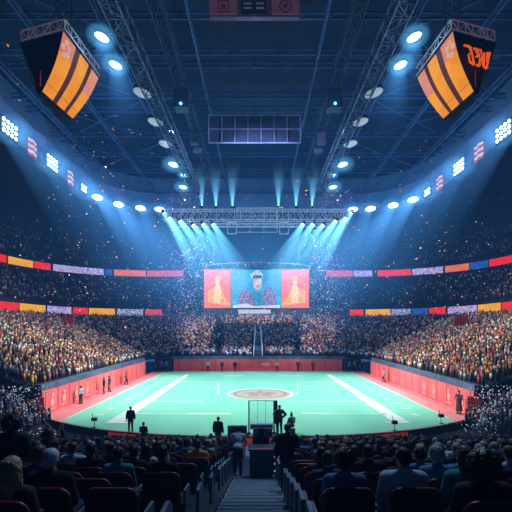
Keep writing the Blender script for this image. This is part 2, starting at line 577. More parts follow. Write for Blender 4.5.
def ribbon(path, z, h, segs, level):
    d = dense(path, z)
    px = [CX + F * p.x / p.y for p in d]
    n_seen = {}
    for (a, b, c) in segs:
        pts = [p for p, q in zip(d, px) if a <= q <= b and (p.x < 0) == (a < CX)]
        if len(pts) < 2:
            continue
        side = 'left' if a < CX else 'right'
        n_seen[(c, side)] = n_seen.get((c, side), 0) + 1
        name_c = {'lilac': 'pale lilac', 'navy': 'navy and white', 'coral': 'coral red'}.get(c, c)
        k = n_seen[(c, side)]
        which = 'nearest the picture edge' if k == 1 else ('next one along toward the screen' if k == 2 else 'closest to the screen')
        if side == 'right':
            tot = sum(1 for s in segs if s[2] == c and s[0] > CX)
            which = 'nearest the picture edge' if k == tot else ('next one along toward the screen' if k == tot - 1 else 'closest to the screen')
        if sum(1 for s in segs if s[2] == c and (s[0] > CX) == (a > CX)) == 1:
            which = 'the only one there'
        base = pts[len(pts) // 2]
        t = thing('ribbon_board', f'{name_c} LED ribbon panel on {level} balcony, {side} side, {which}', 'LED board', base, 'LED ribbon panels on the balconies')
        inn = []
        for i, p in enumerate(pts):
            dd = (pts[min(i + 1, len(pts) - 1)] - pts[max(i - 1, 0)])
            nrm = Vector((dd.y, -dd.x, 0)).normalized()
            inn.append(p + nrm * 0.60 - base)
        f_ = [Vector((p.x, p.y, p.z)) for p in inn]
        MB().loft([[p + Vector((0, 0, -h / 2)) for p in f_], [p + Vector((0, 0, h / 2)) for p in f_]]).build('led_face', RIB[c], t)
        q = [(p - base) * 0.3 + f * 0.7 for p, f in zip(pts, inn)]
        hh = h / 2 + 0.06
        MB().loft([[a_ + Vector((0, 0, -hh)) for a_ in f_], [b_ + Vector((0, 0, -hh)) for b_ in q], [b_ + Vector((0, 0, hh)) for b_ in q],
                   [a_ + Vector((0, 0, hh)) for a_ in f_]]).build('housing', black_metal, t)


ribbon(MID_IN, 3.05, 1.25, [(-90, 15, 'red'), (15.3, 43, 'yellow'), (44, 70, 'lilac'), (71, 87, 'red'), (87.4, 115, 'yellow'), (115.5, 144, 'navy'), (144.5, 163, 'coral'),
                     (349, 364, 'red'), (364.4, 391, 'yellow'), (391.5, 412, 'navy'), (413, 430, 'blue'), (430.5, 448, 'red'), (449, 481, 'lilac'), (481.5, 505, 'yellow'), (505.4, 600, 'red')], 'lower')
ribbon(UP_IN, 11.3, 1.25, [(-90, 4, 'red'), (4.4, 31, 'yellow'), (31.3, 50, 'red'), (50.5, 104, 'lilac'), (104.5, 113, 'blue'), (113.5, 147, 'orange'), (147.5, 184, 'coral'),
                    (325, 352, 'coral'), (352.4, 372, 'lilac'), (377, 412, 'red'), (412.4, 445, 'lilac'), (445.4, 471, 'orange'), (472, 491, 'blue'), (491.5, 600, 'red')], 'upper')

# red doorways under the lower boards
dmat = pm('door_dark_red', (0.30, 0.03, 0.03), (0.22, 0.02, 0.02), 2, 0.7, emit=0.12)
for k, (px, y) in enumerate(((68, 64), (460, 58))):
    p = at(px, 321, y)
    struct('door_%d' % (k + 3), MB().box(p + Vector((0.25 if px < CX else -0.25, -0.6, 0)), (1.9, 0.4, 1.5)), dmat)
amber = pm('amber_glow', (1, 0.55, 0.2), (1, 0.5, 0.15), 3, emit=2.0)
for k, px in enumerate((14, 30, 52, 470, 488, 497)):
    d = dense(LOW_OUT, 2.45)
    p = min(d, key=lambda q: abs(CX + F * q.x / q.y - px) + (0 if (q.x < 0) == (px < CX) else 999))
    nrm = Vector((-p.x, 45 - p.y, 0)).normalized()
    t = thing('concourse_lamp', 'small amber wall lamp under the lower ribbon board, %s %s' % (ORD[k % 3 + 1], 'from picture left' if k < 3 else 'along the right stand'), 'lamp', p + nrm * 0.25, 'amber lamps under the lower boards')
    MB().box((0, 0, 0.13), (0.2, 0.2, 0.06)).build('bracket', black_metal, t)
    MB().lathe([(0.06, -0.18), (0.12, -0.1), (0.12, 0.05), (0.06, 0.1)], 8).build('lamp_shade', amber, t, True)
#PART2
# ------------------------------------------------------------------ the countless crowd (one body of figures)
def crowd_template(seg=6):
    v, f = [], []
    prof = [(0.17, 0.12, 0.40), (0.19, 0.13, 0.72), (0.24, 0.12, 0.98), (0.08, 0.07, 1.08)]
    for a, b, z in prof:
        for k in range(seg):
            t = 2 * PI * (k + 0.5) / seg
            v.append((a * math.cos(t), b * math.sin(t), z))
    for i in range(3):
        for k in range(seg):
            f.append((i * seg + k, i * seg + (k + 1) % seg, (i + 1) * seg + (k + 1) % seg, (i + 1) * seg + k))
    nb = len(v)
    hp = [(0.05, 1.05), (0.10, 1.13), (0.105, 1.21), (0.06, 1.30)]
    for r, z in hp:
        for k in range(seg):
            t = 2 * PI * k / seg
            v.append((r * math.cos(t), r * 1.12 * math.sin(t), z))
    for i in range(3):
        for k in range(seg):
            f.append((nb + i * seg + k, nb + i * seg + (k + 1) % seg, nb + (i + 1) * seg + (k + 1) % seg, nb + (i + 1) * seg + k))
    for k in range(1, seg - 1):
        f.append((nb + 3 * seg, nb + 3 * seg + k, nb + 3 * seg + k + 1, nb + 3 * seg + k + 1))
    f = [q if q[2] != q[3] else (q[0], q[1], q[2], q[2]) for q in f]
    return np.array(v, dtype=np.float32), f


C_POS, C_YAW, C_TOP, C_SKIN, C_HAIR = [], [], [], [], []
WARM = [(0.95, 0.86, 0.68), (0.95, 0.92, 0.84), (0.95, 0.92, 0.84), (0.95, 0.38, 0.06), (0.95, 0.38, 0.06), (0.95, 0.52, 0.09), (0.85, 0.09, 0.05), (0.90, 0.16, 0.09), (0.02, 0.04, 0.12), (0.015, 0.025, 0.07),
        (0.04, 0.07, 0.20), (0.70, 0.62, 0.62), (0.02, 0.03, 0.09), (0.03, 0.03, 0.08), (0.25, 0.12, 0.06)]
COOL = [(0.75, 0.82, 0.95), (0.40, 0.52, 0.80), (0.10, 0.16, 0.36), (0.03, 0.05, 0.12), (0.20, 0.28, 0.50), (0.85, 0.90, 1.0), (0.5, 0.2, 0.2), (0.02, 0.03, 0.08)]
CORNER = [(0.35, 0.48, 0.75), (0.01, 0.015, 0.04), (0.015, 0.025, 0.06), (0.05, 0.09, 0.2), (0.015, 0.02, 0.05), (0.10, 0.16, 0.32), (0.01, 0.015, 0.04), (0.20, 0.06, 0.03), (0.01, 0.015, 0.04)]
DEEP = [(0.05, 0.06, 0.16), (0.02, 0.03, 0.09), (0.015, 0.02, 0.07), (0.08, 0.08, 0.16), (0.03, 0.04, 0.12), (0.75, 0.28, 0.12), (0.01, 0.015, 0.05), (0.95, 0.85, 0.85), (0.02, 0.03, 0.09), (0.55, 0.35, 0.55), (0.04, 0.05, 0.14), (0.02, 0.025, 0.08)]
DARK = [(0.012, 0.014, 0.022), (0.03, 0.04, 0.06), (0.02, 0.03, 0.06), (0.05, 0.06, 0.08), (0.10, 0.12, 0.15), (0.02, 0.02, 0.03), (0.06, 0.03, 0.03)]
SKINS = [(0.62, 0.38, 0.27), (0.72, 0.47, 0.36), (0.45, 0.26, 0.17), (0.80, 0.56, 0.45)]
HAIRS = [(0.02, 0.015, 0.012), (0.05, 0.03, 0.02), (0.10, 0.055, 0.03), (0.30, 0.20, 0.10), (0.015, 0.012, 0.012)]


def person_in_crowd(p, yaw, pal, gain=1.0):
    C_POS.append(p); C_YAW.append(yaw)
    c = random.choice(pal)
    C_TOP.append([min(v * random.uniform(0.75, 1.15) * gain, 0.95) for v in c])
    k = random.choice((1.0, 0.5, 0.25)) if gain > 0.7 else random.choice((0.9, 0.12, 0.06, 0.04, 0.1))  # low gain paints clothes and skin dimmer for shaded tiers and corners
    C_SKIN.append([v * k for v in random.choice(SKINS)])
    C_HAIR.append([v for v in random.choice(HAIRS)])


def fill_tier(a, b, rows, pitch, pal_fn, density=0.93, gap=None):
    for i in range(rows):
        s = (i + 1.3) / (rows + 1.0)
        z = a[0].z + (b[0].z - a[0].z) * s - 0.2
        path = lerp_path(a, b, s)
        n = int(sum((q - p).length for p, q in zip(path, path[1:])) / pitch)
        d = dense(path, z, max(n, 8))
        for j, p in enumerate(d):
            px = CX + F * p.x / p.y
            if px < -25 or px > 537 or p.y < (32.1 if b is LOW_OUT else 20) or random.random() > density:
                continue
            if gap and gap(p, s):
                continue
            q = Vector((p.x + random.uniform(-0.14, 0.14), p.y + random.uniform(-0.12, 0.12), z - 0.10 + random.uniform(-0.1, 0.12)))
            yaw = math.atan2(48 - q.y, -q.x) - PI / 2
            person_in_crowd(q, yaw, *pal_fn(q, s))


def low_gap(p, s):
    if p.y > 64 and (abs(abs(p.x) - (6.4 + 1.6 * s)) < 0.5):
        return True
    if abs(p.x) < 1.1 and p.y > 64 and s < 0.62:
        return True
    ang = math.atan2(p.y - 56, abs(p.x) - 8)          # aisle climbing the corner
    return abs(ang - (0.66 - 0.18 * s)) < 0.026 and abs(p.x) > 14


def low_pal(q, s):
    far = min(max((q.y - 52) / 16, 0), 1)
    if abs(q.x) > 17 and random.random() > far:
        return WARM, 1.0
    if s < 0.12:
        return COOL, 1.0
    return (WARM if random.random() < 0.62 else DEEP), 0.8


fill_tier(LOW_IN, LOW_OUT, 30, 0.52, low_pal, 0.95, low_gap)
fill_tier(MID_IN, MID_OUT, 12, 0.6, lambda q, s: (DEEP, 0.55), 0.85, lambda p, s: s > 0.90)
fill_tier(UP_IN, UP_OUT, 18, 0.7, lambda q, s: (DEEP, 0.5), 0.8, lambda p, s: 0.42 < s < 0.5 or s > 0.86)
for sx in (-1, 1):
    for i in range(34):
        x = 15.6 + 20 * (i + 0.45) / 34
        y = 22.0
        while y < 30.9:
            px = CX + F * sx * x / y
            if -15 < px < 527 and random.random() < 0.93:
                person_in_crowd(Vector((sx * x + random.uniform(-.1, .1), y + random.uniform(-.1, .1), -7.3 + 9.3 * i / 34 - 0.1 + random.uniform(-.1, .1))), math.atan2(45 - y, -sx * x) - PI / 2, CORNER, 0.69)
            y += 0.5

# ------------------------------------------------------------------ near stand: rows going down to the pitch
PITCH, Y0, NROWS = 0.8, 3.3, 26


def row_y(r):
    return Y0 + PITCH * r


def floor_z(y):
    return max(-(1.476 + 0.26 * y), -7.5)


for nm, xa, xb in (('near_stand_floor_left', -17.0, -0.74), ('near_stand_floor_right', 0.56, 17.0)):
    mb = MB(); rr = []
    for r in range(-5, NROWS):
        z = floor_z(row_y(r))
        for y in (row_y(r) - 0.12, row_y(r) + PITCH - 0.12):
            rr.append([Vector((xa, y, z)), Vector((xb, y, z))])
    rr.append([Vector((xa, 31.4, -7.5)), Vector((xb, 31.4, -7.5))])
    mb.loft(rr)
    struct(nm, mb, concrete)
mb = MB(); rr = []
r = -5 * 2
while r < NROWS * 2:
    z = floor_z(row_y(r / 2))
    for y in (row_y(r / 2) - 0.12, row_y(r / 2) + PITCH / 2 - 0.12):
        rr.append([Vector((-0.74, y, z)), Vector((0.56, y, z))])
    r += 1
rr.append([Vector((-0.74, 31.4, -7.5)), Vector((0.56, 31.4, -7.5))])
mb.loft(rr)
aisle = struct('aisle_stairs_floor', mb, pm('aisle_blue', (0.30, 0.48, 0.68), (0.10, 0.20, 0.34), 2.2, 0.45, stretch=(0.7, 6, 1), bump=0.15))
mb = MB()
for r in range(0, NROWS * 2):
    y = row_y(r / 2) - 0.12
    mb.box((-0.09, y + 0.31, floor_z(row_y(r / 2)) + 0.006), (1.28, 0.13, 0.012))
mb.build('step_nosing', pm('nosing', (0.04, 0.07, 0.12), (0.025, 0.045, 0.08), 4, 0.6), aisle)

# ------------------------------------------------------------------ figures
def vox(mb, size, smooth=2, name='body'):
    """one continuous surface grown over the overlapping volumes"""
    me = mb.mesh('tmp')
    o = bpy.data.objects.new('tmp', me)
    COL.objects.link(o)
    rm = o.modifiers.new('r', 'REMESH'); rm.mode = 'VOXEL'; rm.voxel_size = size; rm.use_smooth_shade = True
    sm = o.modifiers.new('s', 'SMOOTH'); sm.factor = 0.5; sm.iterations = smooth
    dg = bpy.context.evaluated_depsgraph_get()
    out = bpy.data.meshes.new_from_object(o.evaluated_get(dg))
    out.name = name
    out.materials.clear()
    bpy.data.objects.remove(o)
    bpy.data.meshes.remove(me)
    out.polygons.foreach_set('use_smooth', [True] * len(out.polygons))
    return out


def roughen(me, amp, freq, seed=0):
    n = len(me.vertices)
    for v in me.vertices:
        v.co += v.normal * (amp * mnoise.noise(Vector((v.co.x * freq + seed, v.co.y * freq, v.co.z * freq * 0.6))))
    me.update()


def rot_pts(pts, c, R):
    return [c + R @ (p - c) for p in pts]


def hand(mb, wrist, d, n, side, curl=0.5):
    """palm, four separate fingers and a thumb; d: hand direction, n: palm normal"""
    d = Vector(d).normalized(); n = Vector(n); n = (n - d * n.dot(d)).normalized(); w = d.cross(n)
    wrist = Vector(wrist)
    for k in (-1.5, -0.5, 0.5, 1.5):
        mb.capsule(wrist + w * (k * 0.012), 0.017, wrist + d * 0.085 + w * (k * 0.021), 0.0125, 8)
    for k, ln in zip((-1.5, -0.5, 0.5, 1.5), (0.062, 0.078, 0.084, 0.074)):
        p = wrist + d * 0.088 + w * (k * 0.0225)
        d1 = (d + n * curl * 0.5 + w * k * 0.06).normalized(); d2 = (d + n * curl * 1.4).normalized()
        q = p + d1 * ln * 0.55
        mb.capsule(p, 0.0095, q, 0.0088, 8)
        mb.capsule(q, 0.0088, q + d2 * ln * 0.45, 0.0075, 8)
    t0 = wrist + d * 0.025 + w * (0.032 * side)
    t1 = t0 + (d * 0.6 + w * side * 0.8 + n * 0.3).normalized() * 0.045
    mb.capsule(t0, 0.015, t1, 0.0115, 8)
    mb.capsule(t1, 0.0115, t1 + (d + n * 0.4 + w * side * 0.2).normalized() * 0.035, 0.009, 8)


def figure(pose='stand', head_yaw=0.0, head_pitch=0.0, lean=0.0, hair='short', arms='down', coat=False, girth=1.0, seed=0, fine=0.010):
    """meshes of one person facing +y, feet (or seat) at z=0: body, top, trousers, hair, shoe x2"""
    r_ = random.Random(seed)
    sit = pose == 'sit'
    hipz = 0.50 if sit else 0.93
    hip = Vector((0, 0, hipz))
    R = Matrix.Rotation(-lean, 3, 'X')
    T = lambda v: hip + R @ (Vector(v) - Vector((0, 0, 0.93)))
    J = {'waist': T((0, 0.01, 1.10)), 'chest': T((0, 0, 1.30)), 'neck': T((0, -0.01, 1.47)), 'head': T((0, 0.02, 1.63))}
    for s in (-1, 1):
        J['sh', s] = T((s * 0.18 * girth, -0.01, 1.415))
        J['hip', s] = hip + Vector((s * 0.09, 0, 0))
        if sit:
            J['kn', s] = Vector((s * 0.13, 0.43, 0.50)); J['an', s] = Vector((s * 0.12, 0.40, 0.09))
        elif pose == 'stride':
            J['kn', s] = Vector((s * 0.10, 0.10 + 0.06 * s, 0.50)); J['an', s] = Vector((s * 0.10, -0.02 + 0.16 * s, 0.09))
        else:
            J['kn', s] = Vector((s * 0.105, 0.025, 0.50)); J['an', s] = Vector((s * 0.115, -0.01, 0.09))
        a = arms if isinstance(arms, str) else arms[0 if s < 0 else 1]
        sh = J['sh', s]
        if a == 'down':
            e = sh + R @ Vector((s * 0.07, -0.03, -0.27)); w = e + R @ Vector((s * 0.01, 0.07, -0.24))
            dv, nv = (0, 0.15, -1), (-s, 0, 0)
        elif a == 'lap':
            e = sh + Vector((s * 0.05, 0.05, -0.27)); w = e + Vector((-s * 0.09, 0.22, -0.04))
            dv, nv = (-s * 0.4, 1, -0.2), (0, 0, -1)
        elif a == 'front':
            e = sh + Vector((s * 0.06, 0.06, -0.26)); w = e + Vector((-s * 0.15, 0.19, 0.05))
            dv, nv = (-s * 0.8, 0.5, 0.1), (0, -1, 0)
        elif a == 'face':
            e = sh + Vector((s * 0.13, 0.16, -0.18)); w = e + Vector((-s * 0.17, 0.03, 0.20))
            dv, nv = (-s * 0.4, 0.0, 0.9), (-s, -0.3, 0)
        elif a == 'up':
            e = sh + Vector((s * 0.13, 0.20, 0.02)); w = e + Vector((-s * 0.10, 0.06, 0.20))
            dv, nv = (-s * 0.2, 0.1, 1), (0, 1, 0)
        else:                                     # hip
            e = sh + Vector((s * 0.19, -0.04, -0.22)); w = e + Vector((-s * 0.16, 0.10, -0.15))
            dv, nv = (-s * 0.8, 0.3, -0.4), (0, 0, 1)
        J['el', s], J['wr', s], J['hd', s] = e, w, (dv, nv)
    Hc = J['head']
    HR = R @ Matrix.Rotation(head_yaw, 3, 'Z') @ Matrix.Rotation(-head_pitch, 3, 'X')
    h = lambda x, y, z: Hc + HR @ Vector((x, y, z))

    def torso(mb, g):
        mb.ell(J['chest'], (0.155 * girth + g, 0.105 * girth + g, 0.19 + g), R)
        mb.ell(J['waist'], (0.135 * girth + g, 0.10 * girth + g, 0.17 + g), R)
        mb.ell(hip + Vector((0, 0, 0.03 + 2.2 * g)), (0.155 * girth + g, 0.115 * girth + g * 0.6, 0.13 + g * 0.2), R)
        for s in (-1, 1):
            mb.capsule(J['neck'].lerp(J['sh', s], 0.15) + Vector((0, 0, -0.045)), 0.062 + g, J['sh', s], 0.058 + g)

    def arm(mb, s, g, wristcut=1.0):
        mb.capsule(J['sh', s], 0.056 + g, J['el', s], 0.042 + g)
        mb.capsule(J['el', s], 0.042 + g, J['el', s].lerp(J['wr', s], wristcut), 0.030 + g * 1.1)

    def leg(mb, s, g, cut=1.0):
        mb.capsule(J['hip', s], 0.085 * girth + g, J['kn', s], 0.058 + g)
        mb.capsule(J['kn', s], 0.058 + g, J['kn', s].lerp(J['an', s], cut), 0.040 + g * 1.3)
    body = MB()
    torso(body, 0)
    for s in (-1, 1):
        arm(body, s, 0); leg(body, s, 0)
        hand(body, J['wr', s], *J['hd', s], s, 0.35)
        body.capsule(J['an', s] + Vector((0, 0.0, -0.03)), 0.035, J['an', s] + Vector((0.01 * s, 0.15, -0.055)), 0.028)
    body.capsule(J['neck'] - Vector((0, 0, 0.05)), 0.060, h(0, -0.02, -0.06), 0.052)
    body.ell(h(0, -0.005, 0.025), (0.076, 0.095, 0.098), HR)
    body.ell(h(0, 0.02, -0.035), (0.058, 0.072, 0.082), HR)
    body.ell(h(0, 0.045, -0.085), (0.034, 0.034, 0.026), HR)
    body.capsule(h(0, 0.088, 0.012), 0.010, h(0, 0.108, -0.030), 0.015, 8)
    body.capsule(h(-0.020, 0.086, -0.062), 0.008, h(0.020, 0.086, -0.062), 0.008, 8)
    for s in (-1, 1):
        body.ell(h(s * 0.077, -0.005, -0.005), (0.012, 0.026, 0.034), HR)
        body.capsule(h(s * 0.012, 0.086, 0.030), 0.010, h(s * 0.045, 0.074, 0.032), 0.009, 8)
    top = MB()
    g = 0.022 if not coat else 0.034
    torso(top, g)
    for s in (-1, 1):
        arm(top, s, g, 0.94)
    top.capsule(J['neck'] - Vector((0, 0, 0.03)), 0.078, J['neck'] + Vector((0, -0.012, 0.015)), 0.070)
    if coat == 'long':
        for k in range(7):
            t = PI * 2 * k / 7
            top.capsule(hip + Vector((0.10 * math.cos(t), 0.07 * math.sin(t), 0.1)), 0.09, Vector((0.17 * math.cos(t), 0.13 * math.sin(t), 0.30)), 0.085)
    if coat == 'hood':
        for k in range(9):
            t = -PI * 0.15 - PI * 0.7 * k / 8
            c0 = J['neck'] + R @ Vector((0.105 * math.cos(t), 0.005 + 0.085 * math.sin(t), 0.0 - 0.01 * math.sin(t)))
            top.ell(c0, (0.045, 0.04, 0.05), R)
    tr = MB()
    tr.ell(hip + Vector((0, 0, 0.02)), (0.165 * girth + 0.015, 0.125 * girth + 0.015, 0.12), R)
    for s in (-1, 1):
        leg(tr, s, 0.018, 0.97)
    out = {'body': vox(body, fine if not sit else 0.012, 2, 'body'), 'top': vox(top, 0.016, 3, 'jacket'), 'trousers': vox(tr, 0.018, 3, 'trousers')}
    hb = MB()
    if hair != 'bald':
        k = {'short': 0.010, 'crop': 0.005, 'curly': 0.034, 'long': 0.018, 'bun': 0.012, 'cap': 0.012, 'beanie': 0.016, 'grey': 0.009, 'big': 0.068, 'pointed': 0.012}[hair]
        hb.ell(h(0, -0.018, 0.042), (0.079 + k, 0.090 + k, 0.083 + k), HR)
        hb.ell(h(0, -0.040, 0.005), (0.073 + k, 0.062 + k, 0.080 + k * 0.6), HR)
        if hair in ('curly', 'big'):
            for i in range(46 if hair == 'curly' else 70):
                u, v = r_.uniform(0, 2 * PI), r_.uniform(-0.35, 1)
                rr = math.sqrt(max(1 - v * v, 0))
                if rr * math.sin(u) > 0.55 and v < 0.45:
                    continue
                hb.ell(h((0.075 + k) * rr * math.cos(u), -0.018 + (0.088 + k) * rr * math.sin(u), 0.04 + (0.08 + k) * v), (0.02, 0.02, 0.02), None, 8, 6)
        if hair == 'long':
            for i in range(11):
                t = PI * (1.02 + 0.96 * i / 10)
                a0 = h(0.080 * math.cos(t), -0.01 + 0.085 * math.sin(t), 0.03)
                a1 = h(0.095 * math.cos(t) + r_.uniform(-.01, .01), -0.015 + 0.085 * math.sin(t), -0.13)
                a2 = a1 + Vector((r_.uniform(-.02, .02), -0.035, -0.16 + r_.uniform(-.03, .03)))
                hb.capsule(a0, 0.03, a1, 0.030, 8); hb.capsule(a1, 0.030, a2, 0.016, 8)
        if hair == 'bun':
            hb.ell(h(0, -0.12, 0.09), (0.045, 0.04, 0.04), HR)
        if hair == 'cap':
            hb.ell(h(0, 0.095, 0.052), (0.062, 0.07, 0.010), HR)
        if hair == 'beanie':
            hb.ell(h(0, -0.018, 0.075), (0.085, 0.098, 0.085), HR)
        if hair == 'pointed':
            hb.capsule(h(0, -0.02, 0.10), 0.06, h(0.02, -0.02, 0.26), 0.008)
            hb.ell(h(0, -0.01, 0.06), (0.13, 0.14, 0.014), HR)
        hm = vox(hb, 0.010, 2, 'hair')
        if hair in ('short', 'long', 'bun', 'crop', 'grey', 'big', 'curly'):
            roughen(hm, 0.010 if hair != 'crop' else 0.003, 38, seed)
        out['hair'] = hm
    if not sit:
        for s in (-1, 1):
            sh = MB()
            sh.capsule(J['an', s] + Vector((0, -0.035, -0.045)), 0.045, J['an', s] + Vector((0.012 * s, 0.15, -0.055)), 0.036)
            sh.capsule(J['an', s] + Vector((0, -0.01, -0.03)), 0.050, J['an', s] + Vector((0, -0.005, 0.04)), 0.050)
            out['shoe', s] = vox(sh, 0.012, 2, 'shoe')
    out['J'] = J
    out['eyes'] = [h(s * 0.030, 0.083, 0.010) for s in (-1, 1)]
    return out


TOPS = {
    'navy': (0.035, 0.055, 0.13), 'black': (0.014, 0.015, 0.022), 'blue denim': (0.07, 0.20, 0.40), 'teal': (0.04, 0.24, 0.30), 'grey': (0.16, 0.19, 0.24),
    'pale blue-grey': (0.46, 0.58, 0.70), 'charcoal': (0.040, 0.045, 0.060), 'maroon': (0.16, 0.025, 0.035), 'brown': (0.10, 0.06, 0.04), 'white': (0.60, 0.64, 0.70),
    'dark green': (0.02, 0.06, 0.05), 'orange': (0.75, 0.30, 0.06), 'red': (0.5, 0.05, 0.05)}
HAIRC = {'black': (0.010, 0.009, 0.012), 'dark brown': (0.028, 0.018, 0.014), 'brown': (0.075, 0.042, 0.026), 'auburn': (0.16, 0.06, 0.03), 'blonde': (0.50, 0.36, 0.20), 'grey': (0.32, 0.34, 0.38), 'white': (0.6, 0.65, 0.72)}
SKINC = {'fair': (0.62, 0.40, 0.31), 'tan': (0.48, 0.29, 0.20), 'brown': (0.28, 0.15, 0.10), 'dark': (0.13, 0.07, 0.05)}


def cloth(c):
    col = TOPS[c]
    return pm('fabric_' + c.replace(' ', '_'), col, tuple(v * 0.7 for v in col), 14, 0.85, bump=0.12, spec=0.2)


def hairm(c):
    col = HAIRC[c]
    return pm('hair_' + c.replace(' ', '_'), col, tuple(v * 0.5 for v in col), 30, 0.5, bump=0.35, stretch=(4, 4, 0.7))


def skinm(c):
    col = SKINC[c]
    return pm('skin_' + c, col, tuple(v * 0.88 for v in col), 10, 0.55, bump=0.02)


leather = pm('shoe_leather', (0.02, 0.018, 0.018), (0.012, 0.011, 0.011), 10, 0.5)
jeans = pm('dark_jeans', (0.025, 0.035, 0.075), (0.016, 0.022, 0.05), 25, 0.85, bump=0.1)
eye_m = pm('eye_dark', (0.02, 0.015, 0.012), (0.01, 0.01, 0.01), 20, 0.2)


def person(fig, label, loc, rotz=0.0, top='black', hair='black', skin='tan', scale=1.0, group=None, name='person', cat='person', trousers=None, eyes=False, tilt=0.0):
    t = thing(name, label, cat, loc, group, rotz, scale=scale)
    put('body', fig['body'], t, skinm(skin))
    put('jacket', fig['top'], t, cloth(top) if isinstance(top, str) else top)
    put('trousers', fig['trousers'], t, trousers or jeans)
    if 'hair' in fig:
        put('hair', fig['hair'], t, hairm(hair) if isinstance(hair, str) else hair)
    for s in (-1, 1):
        if ('shoe', s) in fig:
            put('shoe', fig['shoe', s], t, leather)
    if eyes:
        for e in fig['eyes']:
            put('eye', EYE, t, eye_m, e)
    return t


EYE = MB().ell((0, 0, 0), (0.011, 0.009, 0.010), None, 10, 6).mesh('eye', eye_m, True)

SEATED = [
    ('short', figure('sit', 0.0, 0.0, 0.02, 'short', 'lap', False, 1.0, 1)),
    ('short', figure('sit', 0.35, 0.05, 0.05, 'short', 'lap', 'hood', 1.05, 2)),
    ('crop', figure('sit', -0.3, 0.0, 0.0, 'crop', 'lap', False, 1.06, 3)),
    ('curly', figure('sit', 0.1, 0.0, 0.03, 'curly', 'lap', False, 1.0, 4)),
    ('long', figure('sit', -0.15, 0.0, 0.02, 'long', 'lap', False, 0.92, 5)),
    ('long', figure('sit', 0.4, 0.05, 0.06, 'long', 'lap', True, 0.94, 6)),
    ('bun', figure('sit', -0.4, 0.0, 0.02, 'bun', 'lap', False, 0.92, 7)),
    ('cap', figure('sit', 0.2, 0.0, 0.0, 'cap', 'lap', True, 1.05, 8)),
    ('beanie', figure('sit', -0.1, -0.1, 0.08, 'beanie', 'lap', True, 1.0, 9)),
    ('bald', figure('sit', 0.15, 0.0, 0.02, 'bald', 'lap', False, 1.08, 10)),
    ('big', figure('sit', 0.0, 0.0, 0.02, 'big', 'lap', True, 1.1, 11)),
]
HAIRWORD = {'short': 'short-haired', 'crop': 'crop-haired', 'curly': 'curly-haired', 'long': 'long-haired', 'bun': 'bun-haired', 'cap': 'capped', 'beanie': 'beanie-wearing', 'bald': 'bald', 'big': 'bushy-haired'}

# ------------------------------------------------------------------ seats
seat_red = pm('seat_edge_red', (0.27, 0.022, 0.028), (0.17, 0.014, 0.02), 6, 0.35)
panel_grey = pm('seat_side_grey', (0.10, 0.14, 0.20), (0.05, 0.08, 0.12), 5, 0.5)


def seat_outline(w, z0, z1, r, n=6):
    p = [(-w / 2, z0), (w / 2, z0)]
    p += [(w / 2 - r + r * math.cos(t), z1 - r + r * math.sin(t)) for t in [PI / 2 * i / n for i in range(n + 1)]]
    p += [(-w / 2 + r - r * math.sin(t), z1 - r + r * math.cos(t)) for t in [PI / 2 * i / n for i in range(n + 1)]]
    return p


o_ = seat_outline(0.50, 0.34, 0.88, 0.10)
bk = MB()
rows_ = []
for d, k in ((-0.035, 0.94), (-0.028, 1.0), (0.012, 1.0), (0.022, 0.92)):
    rows_.append([Vector((x * k, d + 0.05 * (x / 0.25) ** 2 * 0.5, 0.61 + (z - 0.61) * k)) for x, z in o_])
bk.loft(rows_, closed=True)
m_ = len(o_)
bk.f += [tuple(range(m_)), tuple(range(4 * m_ - 1, 3 * m_ - 1, -1))]
SEAT_BACK = bk.mesh('backrest', dark_plastic)
tr_ = MB().tube([(x * 1.03, -0.008 + 0.025 * (x / 0.25) ** 2, 0.61 + (z - 0.61) * 1.02) for x, z in o_[1:] + o_[:1]], 0.022, 6)
SEAT_TRIM = tr_.mesh('edge_trim', seat_red, True)
SEAT_PAN = MB().box((0, 0.27, 0.395), (0.46, 0.42, 0.05)).mesh('seat_pan', dark_plastic)
SEAT_SIDE = [MB().prism([(0.06, 0.12), (0.46, 0.26), (0.44, 0.58), (0.10, 0.60)], 0.035, Matrix.Translation((s * 0.315 + 0.0175, 0, 0)) @ Matrix(((0, -1, 0, 0), (1, 0, 0, 0), (0, 0, 1, 0), (0, 0, 0, 1)))).mesh('side_panel', panel_grey) for s in (-1, 1)]
SEAT_LEG = [MB().box((s * 0.275, 0.16, 0.2), (0.04, 0.10, 0.40)).mesh('leg', black_metal) for s in (-1, 1)]

SEAT_END = [MB().prism([(0.10, 0.02), (0.50, 0.02), (0.52, 0.50), (0.40, 0.60), (0.12, 0.60)], 0.05, Matrix.Translation((s * w_ + 0.025, 0, 0)) @ Matrix(((0, -1, 0, 0), (1, 0, 0, 0), (0, 0, 1, 0), (0, 0, 0, 1)))).mesh('end_panel', panel_grey) for s, w_ in ((1, 0.50), (-1, 0.365))]
SKIP_SEAT = {('L', 0, 0), ('L', 2, 0), ('L', 4, 0), ('L', 6, 0), ('R', 2, 1), ('R', 8, 0), ('R', 7, 0), ('L', 12, 0), ('L', 13, 0), ('R', 12, 0), ('L', 3, 3), ('L', 4, 3), ('R', 0, 0)}
EMPTY = {('L', 5, 0), ('L', 1, 0), ('R', 4, 0), ('R', 5, 0), ('L', 8, 0), ('R', 6, 0), ('L', 2, 1), ('L', 3, 2), ('R', 9, 0)}
